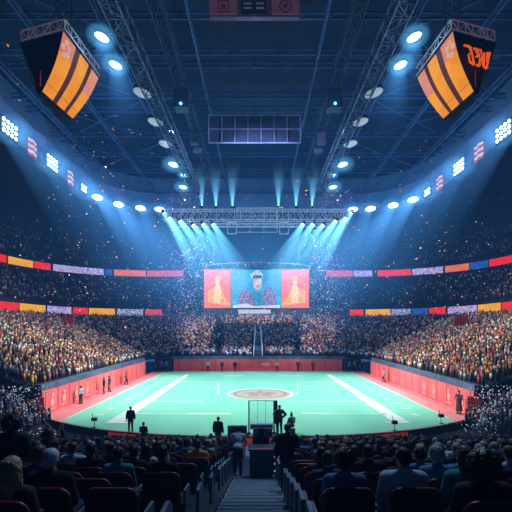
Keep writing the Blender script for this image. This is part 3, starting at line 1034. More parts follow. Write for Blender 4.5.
# variant, top, hair colour, skin, dx, hand-written label
SPECIAL = {
    ('L', 0, 1): (4, 'charcoal', 'blonde', 'fair', 0.0, 'woman with long blonde hair seated at the lower left picture edge'),
    ('L', 3, 0): (0, 'black', 'black', 'tan', -0.03, 'short dark-haired person seated in front of the empty seat left of the aisle'),
    ('L', 7, 0): (0, 'orange', 'black', 'tan', 0.0, 'spectator in orange top on the left aisle-side seat'),
    ('R', 1, 0): (3, 'blue denim', 'black', 'tan', 0.0, 'spectator with curly black hair and blue denim shirt, nearest right of the aisle'),
    ('R', 1, 1): (1, 'pale blue-grey', 'black', 'tan', -0.06, 'short-haired spectator in pale blue-grey hooded top, bottom right'),
    ('R', 1, 2): (5, 'teal', 'brown', 'fair', -0.08, 'brown-haired spectator in teal top beside the bushy dark-haired one'),
    ('R', 0, 1): (10, 'black', 'black', 'tan', 0.0, 'spectator with big bushy dark hair at the lower right, nearest of all'),
    ('R', 2, 2): (0, 'blue denim', 'grey', 'fair', -0.05, 'grey-haired spectator in blue denim shirt on the right side'),
    ('R', 2, 0): (2, 'navy', 'brown', 'fair', -0.03, 'crop-haired brown spectator in navy, just behind the curly-haired one in denim'),
    ('R', 3, 1): (2, 'black', 'brown', 'fair', 0.0, 'crop-haired brown spectator between the curly-haired one and the hooded one'),
    ('R', 3, 2): (0, 'blue denim', 'black', 'tan', 0.06, 'dark-haired spectator in blue denim beside the hooded one'),
    ('L', 4, 1): (0, 'black', 'black', 'tan', 0.0, 'dark spectator in black just left of the empty aisle seat'),
}
n_seat = n_spec = 0
order = []
for r in range(0, 18):
    y = row_y(r)
    for sd, x0, sg in (('L', -1.38, -1), ('R', 0.93, 1)):
        for i in range(20):
            if r == 0:
                x = (1.28 if sg > 0 else -1.47) + sg * 0.7 * i
            else:
                x = x0 + sg * 0.7 * i - (0.13 if (sd, r) == ('L', 1) else 0)
            if abs(x) > 0.66 * y + 0.25:
                continue
            order.append((y, r, sd, i, x))
TOPW = ['navy', 'black', 'charcoal', 'grey', 'blue denim', 'black', 'navy', 'maroon', 'brown', 'dark green', 'teal', 'pale blue-grey', 'charcoal', 'black']
for (y, r, sd, i, x) in order:
    key = (sd, r, i)
    if key in SKIP_SEAT:
        continue
    z = floor_z(y)
    side = 'left' if sd == 'L' else 'right'
    where = f'{ORD[i + 1]} {side} of aisle, {ORD[r + 1]} row from camera'
    sp = SPECIAL.get(key)
    empty = sp is None and (key in EMPTY or random.random() < 0.05) and n_spec < 300
    if n_seat < 300:
        n_seat += 1
        t = thing('stadium_seat', f'{"empty" if empty else "occupied"} dark seat with red edging, {where}', 'seat', (x, y, z), 'seats of the near stand')
        put('backrest', SEAT_BACK, t, dark_plastic)
        tr = put('edge_trim', SEAT_TRIM, t, seat_red)
        tr['label'] = 'red edging around the backrest'
        put('seat_pan', SEAT_PAN, t, dark_plastic)
        for s in (0, 1):
            put('side_panel', SEAT_SIDE[s], t, panel_grey)
            put('leg', SEAT_LEG[s], t, black_metal)
        if i == 0 and r > 0:
            put('end_panel', SEAT_END[0 if sd == 'L' else 1], t, panel_grey)
    if empty:
        continue
    if sp:
        v, top, hc, sk, dx, lab = sp
    else:
        v = random.choice([0, 0, 1, 2, 2, 3, 4, 5, 6, 7, 8, 9, 0, 4])
        top, sk, dx = random.choice(TOPW), random.choice(['tan', 'fair', 'tan', 'brown']), random.uniform(-0.03, 0.03)
        hc = random.choice(['black', 'dark brown', 'black', 'dark brown', 'brown', 'auburn'] + (['grey'] if v in (0, 2) else []) + (['blonde'] if v in (4, 5, 6) else []))
        if SEATED[v][0] in ('cap', 'beanie'):
            hc = random.choice(['black', 'dark brown', 'grey', 'white'])
        kind = SEATED[v][0]
        hw = HAIRWORD[kind] if kind in ('cap', 'beanie', 'bald') else hc + ' ' + HAIRWORD[kind]
        lab = f'{hw} spectator in {top}, {where}'
    if n_spec < 286:
        n_spec += 1
        sc = 0.92 * random.uniform(0.97, 1.03)
        person(SEATED[v][1], lab, (x + dx, y + 0.195, z), random.uniform(-0.06, 0.06), top, hc, sk, sc, 'spectators of the near stand', 'spectator', 'spectator')
    else:
        person_in_crowd(Vector((x, y + 0.16, z - 0.1)), 0, DARK)
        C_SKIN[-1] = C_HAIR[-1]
for r in range(18, NROWS):
    y = row_y(r)
    z = floor_z(y)
    x = -0.63 * y - 0.5
    while x < 0.63 * y + 0.5:
        if not (-1.05 < x < 0.66) and random.random() < 0.96:
            person_in_crowd(Vector((x + random.uniform(-.08, .08), y + 0.16 + random.uniform(-.08, .08), z - 0.1 + random.uniform(-.08, .1))), random.uniform(-.2, .2), DARK)
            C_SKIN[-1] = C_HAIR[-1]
        x += 0.62

# write the crowd
V, Fq = crowd_template()
nV, nP = len(V), len(C_POS)
P = np.array([tuple(p) for p in C_POS], dtype=np.float32)
yw = np.array(C_YAW, dtype=np.float32)
c_, s_ = np.cos(yw)[:, None], np.sin(yw)[:, None]
X = V[None, :, 0] * c_ - V[None, :, 1] * s_ + P[:, 0:1]
Y = V[None, :, 0] * s_ + V[None, :, 1] * c_ + P[:, 1:2]
Z = np.repeat(V[None, :, 2], nP, 0) + P[:, 2:3]
co = np.stack([X, Y, Z], -1).reshape(-1, 3)
loops, starts, tot = [], [], 0
fl = []
for q in Fq:
    q = q[:3] if q[2] == q[3] else q
    fl.append(q)
base_loops = np.concatenate([np.array(q) for q in fl])
sizes = np.array([len(q) for q in fl])
all_loops = (base_loops[None, :] + (np.arange(nP) * nV)[:, None]).reshape(-1).astype(np.int32)
all_sizes = np.tile(sizes, nP)
all_starts = np.concatenate([[0], np.cumsum(all_sizes)[:-1]]).astype(np.int32)
me = bpy.data.meshes.new('crowd')
me.vertices.add(len(co)); me.vertices.foreach_set('co', co.reshape(-1))
me.loops.add(len(all_loops)); me.loops.foreach_set('vertex_index', all_loops)
me.polygons.add(len(all_sizes)); me.polygons.foreach_set('loop_start', all_starts)
me.update(calc_edges=True)
at_ = me.attributes.new('tint', 'FLOAT_COLOR', 'POINT')
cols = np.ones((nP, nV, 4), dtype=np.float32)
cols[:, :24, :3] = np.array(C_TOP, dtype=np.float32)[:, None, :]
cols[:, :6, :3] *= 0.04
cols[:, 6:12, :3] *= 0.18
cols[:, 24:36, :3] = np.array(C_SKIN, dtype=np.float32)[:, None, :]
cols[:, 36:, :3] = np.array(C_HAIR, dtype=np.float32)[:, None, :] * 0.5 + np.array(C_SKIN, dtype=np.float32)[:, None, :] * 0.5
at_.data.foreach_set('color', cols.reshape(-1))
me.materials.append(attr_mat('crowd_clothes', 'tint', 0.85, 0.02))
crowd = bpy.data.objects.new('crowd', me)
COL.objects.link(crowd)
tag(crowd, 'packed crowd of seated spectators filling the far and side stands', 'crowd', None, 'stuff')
print('crowd', nP, 'spec', n_spec, 'seats', n_seat)
# ------------------------------------------------------------------ people in the aisle, on the pitch and by the walls
ST = {
    'down': figure('stand', 0.1, 0.0, 0.0, 'short', 'down', True, 1.05, 21),
    'guard': figure('stand', 0.0, 0.0, 0.05, 'crop', ('down', 'front'), True, 1.12, 22),
    'face': figure('stand', 0.2, 0.0, 0.0, 'short', ('hip', 'face'), True, 1.0, 23),
    'up': figure('stand', 0.0, 0.1, 0.0, 'long', 'up', False, 0.92, 24),
    'lean': figure('stand', 0.3, 0.0, 0.42, 'short', 'front', False, 1.0, 25),
    'stride': figure('stride', 0.0, 0.0, 0.05, 'short', 'down', False, 1.0, 26),
    'coat': figure('stand', 0.0, 0.0, 0.0, 'beanie', 'front', 'long', 1.25, 27),
    'sitcap': figure('sit', 0.1, 0.0, 0.1, 'pointed', 'front', True, 1.05, 28),
    'bulk': figure('stand', -0.3, 0.1, 0.08, 'big', 'front', True, 1.1, 29),
}
patt = pm('patterned_jacket', (0.60, 0.62, 0.70), (0.03, 0.035, 0.07), 22, 0.8, bump=0.1)
camo = pm('speckled_jacket', (0.30, 0.34, 0.42), (0.015, 0.018, 0.04), 26, 0.8, bump=0.1)
person(ST['guard'], 'tall person in black standing at the right edge of the aisle', (0.72, 9.85, floor_z(9.7)), 0.0, 'black', 'black', 'brown', 0.93, trousers=cloth('black'))
person(ST['lean'], 'person in pale blue-grey shirt leaning forward at the left of the aisle', (-0.66, 13.0, floor_z(12.8)), -0.15, 'pale blue-grey', 'black', 'tan', 0.92)
person(SEATED[5][1], 'long-haired person in black seated behind the dark console desk', (0.10, 13.55, floor_z(13.5) + 0.22), 0.0, 'black', 'dark brown', 'tan', 1.05)
person(ST['bulk'], 'bushy-haired person in black standing by the left picture edge', (-3.72, 6.0, floor_z(5.8) - 0.0), 0.0, 'black', 'black', 'tan', 0.93, trousers=cloth('black'))
person(ST['up'], 'auburn long-haired person with both arms raised, standing in the left block', (-4.25, 8.12, floor_z(8.1)), 0.0, 'brown', 'auburn', 'fair', 0.88)
person(ST['down'], 'person in black standing on the near left of the pitch', (-8.6, 27.0, -7.0), 0.15, 'black', 'black', 'tan', 0.97, trousers=cloth('black'))
person(ST['down'], 'person in black standing below the pitch edge, beside the floor monitor', (-2.48, 24.95, -7.5), -0.3, 'black', 'black', 'tan', 1.12, trousers=cloth('black'))
person(ST['face'], 'person in speckled dark jacket with one hand raised to the face', (1.42, 26.35, -7.0), PI - 0.3, camo, 'black', 'tan', 1.10, eyes=True, trousers=cloth('navy'))
person(SEATED[0][1], 'small dark-haired spectator standing out against the pitch, near left', (-7.05, 24.6, -7.05), 0, 'charcoal', 'dark brown', 'tan', 0.95)
stool_z = -7.0
person(ST['sitcap'], 'person in patterned jacket and pointed hat seated beside the rack', (2.25, 26.5, stool_z), 0.5, patt, 'brown', 'tan', 1.02)
t = thing('equipment_case', 'dark equipment case under the person in the pointed hat', 'case', (2.25, 26.5, -7.0), rotz=0.5)
MB().box((0, -0.02, 0.16), (0.36, 0.24, 0.30)).build('case_body', black_metal, t, bevel=0.02)
MB().box((0, -0.02, 0.325), (0.38, 0.26, 0.03)).build('lid', dark_plastic, t)
# by the left and right walls
for px, py, fg, top, rz, sc, lab in (
        (81, 398, 'down', 'pale blue-grey', 1.2, 0.95, 'person in pale grey-blue standing nearest along the left pitch wall'),
        (104, 390, 'down', 'black', 1.9, 1.0, 'person in black by the left pitch wall, nearer of the dark pair'),
        (109.5, 388.5, 'stride', 'navy', 1.5, 1.0, 'person in navy by the left pitch wall, farther of the dark pair'),
        (126, 381, 'stride', 'grey', -1.2, 1.0, 'person in grey by the left pitch wall, farthest along it'),
        (384, 380, 'stride', 'pale blue-grey', 1.2, 1.0, 'person in pale grey-blue walking by the far end of the right pitch wall'),
        (459, 409, 'coat', 'brown', 1.9, 1.08, 'broad person in long brown coat standing by the right pitch wall')):
    y = F * 7 / (py - HY)
    if abs(px - CX) / F * y > 16.35:
        y = 16.35 * F / abs(px - CX)
    person(ST[fg], lab, ((px - CX) / F * y, y, -7.0), rz, top, 'dark brown', 'tan', sc, eyes=False)
# in front of the back wall
for px, top, fg, lab in ((208, 'white', 'down', 'person in white by the back wall, farthest left of six'), (222, 'navy', 'stride', 'person in navy by the back wall, second from left of six'),
                         (235, 'black', 'down', 'person in black by the back wall, third from left of six'), (277, 'pale blue-grey', 'lean', 'person in pale blue-grey leaning by the back wall, fourth from left of six'),
                         (298, 'maroon', 'guard', 'person in maroon by the back wall, fifth from left of six'), (313, 'red', 'down', 'person in red by the back wall, farthest right of six')):
    y = 64.3
    person(ST[fg], lab, ((px - CX) / F * y, y, -7.0), PI, top, 'dark brown', 'tan', 1.0, 'people by the back wall', trousers=jeans)
for s, side in ((-1, 'left'), (1, 'right')):
    for k, (dx, dy, c) in enumerate(((14.2, 64.6, 'navy'), (14.9, 65.2, 'black'), (15.5, 64.3, 'blue denim'), (16.1, 65.0, 'navy'), (16.5, 64.0, 'charcoal'), (14.6, 63.8, 'blue denim'))):
        person(ST[('down', 'stride', 'guard', 'down', 'stride', 'down')[k]], f'person in {c} waiting in the far {side} corner gateway, {ORD[k + 1]} of the cluster', (s * dx, dy, -7.0), PI + 0.3 * s, c, 'black', 'tan', 1.02, 'people in the corner gateways')

# ------------------------------------------------------------------ things at the front of the pitch
steel_pale = pm('pale_steel', (0.62, 0.66, 0.80), (0.48, 0.52, 0.68), 5, 0.4, 0.2)
glassy = bpy.data.materials.new('rack_glass')
glassy.use_nodes = True
_b = glassy.node_tree.nodes['Principled BSDF']
_b.inputs['Base Color'].default_value = (0.8, 0.95, 0.9, 1); _b.inputs['Alpha'].default_value = 0.10; _b.inputs['Roughness'].default_value = 0.1
t = thing('equipment_rack', 'tall open rack with dark posts, glass back and lilac shelf unit', 'rack', (0.23, 26.45, -7.0))
for s in (-1, 1):
    MB().box((s * 0.83, 0, 1.10), (0.09, 0.09, 2.2)).build('post', black_metal if s > 0 else pm('post_slate', (0.06, 0.08, 0.13), None, 4), t)
    MB().box((s * 0.83, 0, 0.03), (0.22, 0.5, 0.06)).build('foot', black_metal, t)
MB().box((0, 0, 2.19), (1.6, 0.04, 0.04)).build('top_bar', steel_pale, t)
MB().box((0, 0.03, 1.45), (1.56, 0.02, 1.45)).build('glass_panel', glassy, t)
for x in (-0.25, 0.28):
    MB().box((x, 0, 1.45), (0.025, 0.03, 1.45)).build('mullion', steel_pale, t)
sh = MB().box((0, -0.02, 0.52), (1.5, 0.5, 0.32)).build('shelf_unit', pm('lilac_metal', (0.50, 0.46, 0.66), (0.20, 0.20, 0.36), 9, 0.5, stretch=(1, 1, 5)), t)
for z in (0.40, 0.52, 0.64):
    MB().box((0, -0.28, z), (1.46, 0.02, 0.03)).build('shelf_edge', steel_pale, sh)
t = thing('garment_stand', 'dark upright stand draped with dark cloth beside the rack', 'stand', (1.22 - 0.02, 26.6, -7.0))
MB().lathe([(0.16, 0), (0.16, 0.03), (0.03, 0.05), (0.03, 2.15)], 10).build('pole', black_metal, t, True)
MB().lathe([(0.05, 2.2), (0.10, 2.1), (0.12, 1.5), (0.15, 0.7), (0.12, 0.65)], 9).build('cloth_drape', cloth('navy'), t, True)
for nm, lab, loc, w, h_ in (('floor_monitor', 'dark wedge floor monitor at the pitch edge left of the rack', (-1.35, 26.2, -7.0), 1.25, 0.62), ('floor_monitor', 'dark wedge floor monitor standing in front of the rack', (0.30, 25.95, -7.0), 1.25, 0.52)):
    t = thing(nm, lab, 'speaker', loc)
    MB().prism([(-0.22, 0), (0.22, 0), (0.22, 0.12), (0.05, h_), (-0.22, h_)], w, Matrix.Translation((w / 2, 0, 0)) @ Matrix(((0, -1, 0, 0), (1, 0, 0, 0), (0, 0, 1, 0), (0, 0, 0, 1)))).build('cabinet', pm('monitor_slate', (0.05, 0.085, 0.12), (0.035, 0.06, 0.09), 4, 0.6), t, bevel=0.01)
    MB().box((0, -0.225, h_ / 2), (w * 0.9, 0.012, h_ * 0.8)).build('rear_panel', black_metal, t)
    for s in (-1, 1):
        MB().bar((s * w * 0.3 - 0.08, -0.24, h_ * 0.75), (s * w * 0.3 + 0.08, -0.24, h_ * 0.75), 0.025).build('handle', steel_pale, t)
# console desk at the foot of the aisle
yd = 12.55
t = thing('console_desk', 'dark console desk with stacked glowing units at the foot of the aisle', 'desk', (0.17, yd, floor_z(12.1)))
zb = floor_z(12.1)
MB().box((-0.08, 0, 0.42), (0.70, 0.5, 0.84)).build('cabinet', black_metal, t, bevel=0.015)
MB().box((0.0, 0, 0.87), (1.0, 0.6, 0.05)).build('desk_top', black_metal, t)
for k in range(3):
    u = MB().box((0.40, -0.02, 0.20 + 0.22 * k), (0.24, 0.42, 0.19)).build('rack_unit', dark_plastic, t)
    MB().box((0.40, -0.235, 0.22 + 0.22 * k), (0.16, 0.012, 0.05)).build('display', led('display_blue', (150, 190, 230), None, 0.5), u)
MB().bar((-0.30, -0.26, 0.905), (0.22, -0.26, 0.905), 0.03).build('lamp_strip', led('lamp_strip', (150, 90, 110), None, 0.5), t)
# small equipment on the pitch rim
for px, py, lab in ((91, 425, 'small camera with raised pole on the pitch rim, left corner'), (398, 427, 'small camera on the pitch rim, right of centre'), (441, 418, 'small camera on pole at the right corner of the pitch')):
    y = 27.6 if px != 398 else 26.6
    if px == 441: y = 29.3
    x = (px - CX) / F * y
    t = thing('rim_camera', lab, 'camera', (x, max(front_y(x) + 0.35, y), -7.0))
    MB().lathe([(0.14, 0), (0.14, 0.03), (0.025, 0.05), (0.025, 0.5)], 8).build('stand', black_metal, t)
    MB().box((0, 0, 0.58), (0.36, 0.3, 0.22)).build('camera_body', dark_plastic, t, bevel=0.02)
    MB().bar((-0.1, 0, 0.68), (-0.14, 0, 1.0), 0.03).build('handle', black_metal, t)
    MB().lathe([(0.07, 0), (0.09, 0.16)], 10, Matrix.Translation((0.05, 0.14, 0.58)) @ Matrix.Rotation(-PI / 2, 4, 'X')).build('lens', steel_pale, t)
for px, py, lab in ((449, 404, 'small dark ball-like sandbag lying on the red apron, right side'),):
    y = F * 7 / (py - HY)
    t = thing('sandbag', lab, 'bag', ((px - CX) / F * y, y, -7.0))
    MB().ell((0, 0, 0.14), (0.24, 0.16, 0.15)).build('sack', black_metal, t, True)
    MB().tube([(-0.05, 0, 0.27), (0, 0, 0.36), (0.06, 0, 0.27)], 0.02).build('handle', dark_plastic, t)
# red flags hanging on the end faces
for s, side in ((-1, 'left'), (1, 'right')):
    p = at(36 if s < 0 else 476, 405, 31.2)
    t = thing('hanging_flag', f'small red flag hanging from a pole at the near end of the {side} pitch wall', 'flag', p + Vector((0, 0, -0.9)))
    MB().bar((0, 0.1, -1.2), (0, 0.1, 1.75), 0.06).build('pole', black_metal, t)
    rows = []
    for i in range(7):
        u = i / 6
        rows.append([Vector((s * (-0.6 + 1.15 * v) , 0.0 + 0.08 * math.sin(6 * v + 2 * u), 1.55 - 1.35 * u - 0.25 * v * (1 - s) / 2 - 0.5 * u * v)) for v in [k / 6 for k in range(7)]])
    MB().loft(rows).build('cloth', pm('flag_red', (0.75, 0.08, 0.07), (0.6, 0.05, 0.05), 2, 0.7, emit=0.06), t, True)

# ------------------------------------------------------------------ entrance stair in the far stand
t = thing('entrance_gantry', 'pale lattice entrance gantry climbing the centre of the far stand', 'gantry', (0, 66.3, -4.7))
for s in (-1, 1):
    mb = MB()
    mb.bar((s * 0.75, 0, 0), (s * 0.45, 4.5, 4.2), 0.12); mb.bar((s * 0.75, 0, 1.0), (s * 0.45, 4.5, 5.2), 0.12)
    for k in range(8):
        u = k / 7
        mb.bar((s * (0.75 - 0.3 * u), 4.5 * u, 4.2 * u), (s * (0.75 - 0.3 * u), 4.5 * u, 4.2 * u + 1.0), 0.08)
    mb.build('railing', glow_truss, t)
mb = MB()
for k in range(14):
    u = k / 14
    mb.box((0, 0.16 + 4.5 * u, 4.2 * u + 0.05), (1.2 - 0.4 * u, 0.32, 0.12))
mb.build('steps', pm('step_slate', (0.10, 0.14, 0.25), None, 3), t)

# ------------------------------------------------------------------ confetti in the air
def confetti(name, label, boxes, pal, emit, sz=(0.05, 0.12)):
    v, f, c = [], [], []
    for (fn, n) in boxes:
        for _ in range(n):
            p = fn()
            s = random.uniform(*sz)
            a, b = Vector((random.gauss(0, 1), random.gauss(0, 1), random.gauss(0, 1))).normalized(), Vector((random.gauss(0, 1), random.gauss(0, 1), random.gauss(0, 1)))
            b = (b - a * a.dot(b)).normalized()
            k = len(v)
            v += [p + a * s + b * s * .6, p - a * s + b * s * .6, p - a * s - b * s * .6, p + a * s - b * s * .6]
            f.append((k, k + 1, k + 2, k + 3))
            c += [random.choice(pal)] * 4
    me = bpy.data.meshes.new(name)
    me.from_pydata([tuple(p) for p in v], [], f)
    at_ = me.attributes.new('tint', 'FLOAT_COLOR', 'POINT')
    at_.data.foreach_set('color', np.array([(*q, 1) for q in c], dtype=np.float32).reshape(-1))
    m = attr_mat(name + '_paper', 'tint', 0.6, emit)  # paper given its own glow so the flakes stay bright
    me.materials.append(m)
    o = bpy.data.objects.new(name, me)
    COL.objects.link(o)
    return tag(o, label, 'confetti', None, 'stuff')


U, G = random.uniform, random.gauss


def column(px0, px1, py0, py1, y0, y1):
    def fn():
        y = U(y0, y1)
        return at(G((px0 + px1) / 2, (px1 - px0) / 3.2), U(py0, py1), y)
    return fn


confetti('confetti', 'white, lilac and pink confetti falling through the blue light around the screen',
         [(column(164, 206, 190, 330, 56, 63), 2200), (column(308, 350, 190, 330, 56, 63), 2200), (column(160, 352, 262, 350, 57, 61), 900), (column(175, 340, 262, 350, 62.6, 64.5), 1800),
          (column(60, 450, 200, 340, 45, 60), 350)],
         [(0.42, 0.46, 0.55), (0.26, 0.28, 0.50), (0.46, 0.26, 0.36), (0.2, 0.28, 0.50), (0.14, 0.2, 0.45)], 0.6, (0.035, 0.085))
confetti('confetti', 'orange confetti drifting under the dark roof on both sides',
         [(column(60, 140, 110, 215, 38, 55), 75), (column(370, 470, 140, 215, 38, 55), 30), (column(0, 512, 180, 330, 35, 60), 260), (column(0, 150, 215, 310, 40, 58), 90), (column(360, 512, 215, 310, 40, 58), 90), (column(-20, 60, 20, 110, 25, 40), 8)],
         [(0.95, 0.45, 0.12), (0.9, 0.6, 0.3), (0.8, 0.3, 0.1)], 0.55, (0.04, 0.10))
confetti('confetti', 'silvery confetti with added glow over the dark corners of the near stand',
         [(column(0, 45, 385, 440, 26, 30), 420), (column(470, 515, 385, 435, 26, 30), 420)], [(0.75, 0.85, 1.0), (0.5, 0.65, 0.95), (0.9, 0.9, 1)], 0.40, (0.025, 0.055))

# ------------------------------------------------------------------ trusses
def truss(name, label, a, b, w, h, m, cell=1.0, ch=0.09, la=0.05, group=None, cat='truss'):
    a, b = Vector(a), Vector(b)
    t = thing(name, label, cat, a, group)
    d = (b - a)
    L_ = d.length
    d.normalize()
    side = d.cross(Vector((0, 0, 1)))
    side = side.normalized() if side.length > 0.1 else Vector((1, 0, 0))
    up = side.cross(d).normalized()
    O = [side * sx * w / 2 + up * sz * h / 2 for sx, sz in ((-1, -1), (1, -1), (1, 1), (-1, 1))]
    for o in O:
        MB().bar(o, o + d * L_, ch).build('chord', m, t)
    mb = MB()
    n = max(1, round(L_ / cell))
    for i in range(n):
        p, q = d * (L_ * i / n), d * (L_ * (i + 1) / n)
        for k in range(4):
            u, v = O[k], O[(k + 1) % 4]
            mb.bar(p + (u if i % 2 else v), q + (v if i % 2 else u), la)
            mb.bar(q + u, q + v, la)
    mb.build('lattice', m, t)
    return t


for s, side in ((-1, 'left'), (1, 'right')):
    truss('lighting_truss', f'long lattice lighting truss running lengthwise under the roof, {side} of centre', (s * 9.1, 16, 20.3), (s * 9.1, 59, 20.3), 1.1, 1.1, truss_metal, 1.2, 0.11, 0.06, 'lengthwise roof trusses')
    truss('catwalk_truss', f'slim service truss inside the {side} lighting truss', (s * 7.2, 18, 22.9), (s * 7.2, 60, 22.9), 0.9, 0.7, pm('catwalk_steel', (0.06, 0.10, 0.18), (0.04, 0.07, 0.13), 1, 0.6), 1.6, 0.10, 0.05, 'lengthwise service trusses')
YT = 60.0
truss('stage_truss', 'wide pale lattice truss hanging across the hall above the screen', (-14.3, YT, 16.9), (13.6, YT, 16.9), 1.2, 1.5, glow_truss, 0.9, 0.10, 0.05)
truss('stage_truss', 'second slimmer truss just under and behind the wide stage truss', (-12.3, YT + 1.5, 15.8), (11.6, YT + 1.5, 15.8), 0.6, 0.5, glow_truss, 0.7, 0.07, 0.04)


def grid_frame(name, label, c, w, h, nx, nz, bar, m, panel=None, cat='frame'):
    t = thing(name, label, cat, c)
    mb = MB()
    for x in (-w / 2, w / 2):
        mb.bar((x, 0, -h / 2), (x, 0, h / 2), bar)
    for z in (-h / 2, h / 2):
        mb.bar((-w / 2, 0, z), (w / 2, 0, z), bar)
    mb.build('frame', m, t)
    mb = MB()
    for i in range(1, nx):
        mb.bar((-w / 2 + w * i / nx, 0, -h / 2), (-w / 2 + w * i / nx, 0, h / 2), bar * 0.7)
    for i in range(1, nz):
        mb.bar((-w / 2, 0, -h / 2 + h * i / nz), (w / 2, 0, -h / 2 + h * i / nz), bar * 0.7)
    mb.build('lattice', m, t)
    if panel:
        MB().box((0, 0.08, 0), (w, 0.04, h)).build('back_panel', panel, t)
    for x in (-w * 0.42, w * 0.42):
        MB().bar((x, 0, h / 2), (x, 0, max(24.3 - c[2], h / 2 + 0.3)), 0.05).build('hanging_cable', truss_metal, t)
    return t


grid_frame('hanging_screen_frame', 'large grid frame of glass panes hanging under the middle of the roof', at(254.5, 129, 44.5), 10.2, 3.1, 7, 2, 0.10, pm('frame_pale', (0.30, 0.40, 0.52), (0.22, 0.30, 0.42), 1, 0.5, emit=0.05),
           pm('pane_grey', (0.05, 0.075, 0.12), (0.035, 0.055, 0.09), 0.5, 0.3))
grid_frame('hanging_truss_frame', 'square lattice frame hanging in the middle of the stage truss', at(257, 220, YT - 1.0), 6.0, 3.6, 3, 3, 0.09, glow_truss)
grid_frame('hanging_cradle', 'small square cradle hanging left of the middle under the stage truss', at(232, 228, YT - 1.0), 1.3, 1.7, 1, 1, 0.12, glow_truss)
grid_frame('hanging_cradle', 'small square cradle hanging right of the middle under the stage truss', at(284, 228, YT - 1.0), 1.3, 1.7, 1, 1, 0.12, glow_truss)

# speaker cabinets on the service trusses
cab = pm('cabinet_grey', (0.10, 0.15, 0.24), (0.07, 0.11, 0.18), 2, 0.6)
for s, side in ((-1, 'left'), (1, 'right')):
    for k, (y, sc, n) in enumerate(((38, 1.5, 'nearest, with blue lamp'), (45.5, 1.1, 'second'), (47.5, 1.1, 'third'), (56, 1.0, 'farthest'))):
        t = thing('hanging_speaker', f'grey speaker cabinet hanging from the {side} service truss, {n}', 'speaker', (s * 7.2, y, 21.6), 'speakers hanging from the service trusses')
        MB().box((0, 0, -0.1), (0.9 * sc, 0.8 * sc, 1.1 * sc)).build('cabinet', cab, t, bevel=0.05)
        MB().box((0, -0.41 * sc, -0.1), (0.74 * sc, 0.03, 0.9 * sc)).build('grille', pm('grille_pale', (0.20, 0.22, 0.28), (0.12, 0.14, 0.2), 12, 0.6), t)
        for e in (-1, 1):
            MB().bar((e * 0.3, 0, 0.3), (e * 0.3, 0, 1.0), 0.06).build('bracket', truss_metal, t)
        if k == 0:
            MB().ell((0.0, -0.5 * sc, -0.45 * sc), (0.13, 0.08, 0.13)).build('lamp', pm('blue_lamp', (0.1, 0.5, 1.0), (0.1, 0.4, 1), 3, emit=5.0), t, True)

# ------------------------------------------------------------------ lamps and their painted beams
BEAM, BEAMW = (0.16, 0.62, 1.0), (0.10, 0.40, 1.0)
HZ_V, HZ_F, HZ_C, HZ_M = [], [], [], []


def add_beam(p, q, L_, r0, r1, amp, pw=2.0, col=None, n=28, m=14):
    """cone shell with painted glow, for the beam of a lamp at p along q"""
    b = len(HZ_V)
    for i in range(m + 1):
        u = i / m
        r = r0 + (r1 - r0) * u
        a = amp * (1 - u) ** pw / (0.35 + 1.8 * u)
        for k in range(n):
            HZ_V.append(tuple(Vector(p) + q @ Vector((r * math.cos(2 * PI * k / n), r * math.sin(2 * PI * k / n), L_ * u + 0.05))))
            HZ_C.append((col[0] * a, col[1] * a, col[2] * a, 1))
    for i in range(m):
        for k in range(n):
            HZ_F.append((b + i * n + k, b + i * n + (k + 1) % n, b + (i + 1) * n + (k + 1) % n, b + (i + 1) * n + k))
            HZ_M.append(0)


def add_glow_cloud(c, r, col, amp, n=48, m=24):  # ellipsoid shell with painted glow, for lamp halos and misty air
    mb = MB().ell(c, r, None, n, m)
    b = len(HZ_V)
    HZ_V.extend(mb.v)
    HZ_C.extend([(col[0] * amp, col[1] * amp, col[2] * amp, 1)] * len(mb.v))
    HZ_F.extend([tuple(i + b for i in f) for f in mb.f])
    HZ_M.extend([1] * len(mb.f))


def aim(p, target):
    return (Vector(target) - Vector(p)).to_track_quat('Z', 'Y')


def spot(loc, target, watts, col, size, blend=0.6, rad=0.15, name='Spot'):
    l = bpy.data.lights.new(name, 'SPOT')
    l.energy, l.color, l.spot_size, l.spot_blend, l.shadow_soft_size = watts, col, size, blend, rad
    o = bpy.data.objects.new(name, l)
    COL.objects.link(o)
    o.location = loc
    o.rotation_euler = (Vector(target) - Vector(loc)).to_track_quat('-Z', 'Y').to_euler()
    return o


def moving_head(loc, target, label, group, sc=1.0, beam=None, lens=None, bm=None, name='stage_spotlight'):
    t = thing(name, label, 'stage light', loc, group, quat=aim(loc, target), scale=1.0)
    MB().lathe([(0.10, -0.45), (0.22, -0.38), (0.26, -0.1), (0.26, 0.0)], 14).lathe([(0.20, 0.0), (0.26, 0.0)], 14, cap=False).build('lamp_housing', dark_plastic, t, True).scale = (sc, sc, sc)
    MB().lathe([(0.02, 0.01), (0.22, 0.01), (0.22, 0.03), (0.02, 0.05)], 14).build('lens', lens or lens_glow, t).scale = (sc, sc, sc)
    mb = MB()
    for e in (-1, 1):
        mb.bar((e * 0.30, 0, -0.15), (e * 0.30, 0, -0.6), 0.06)
    mb.bar((-0.33, 0, -0.6), (0.33, 0, -0.6), 0.08)
    mb.build('yoke', black_metal, t).scale = (sc, sc, sc)
    if beam:
        add_beam(loc, aim(loc, target), *beam, col=bm or BEAM)
    return t


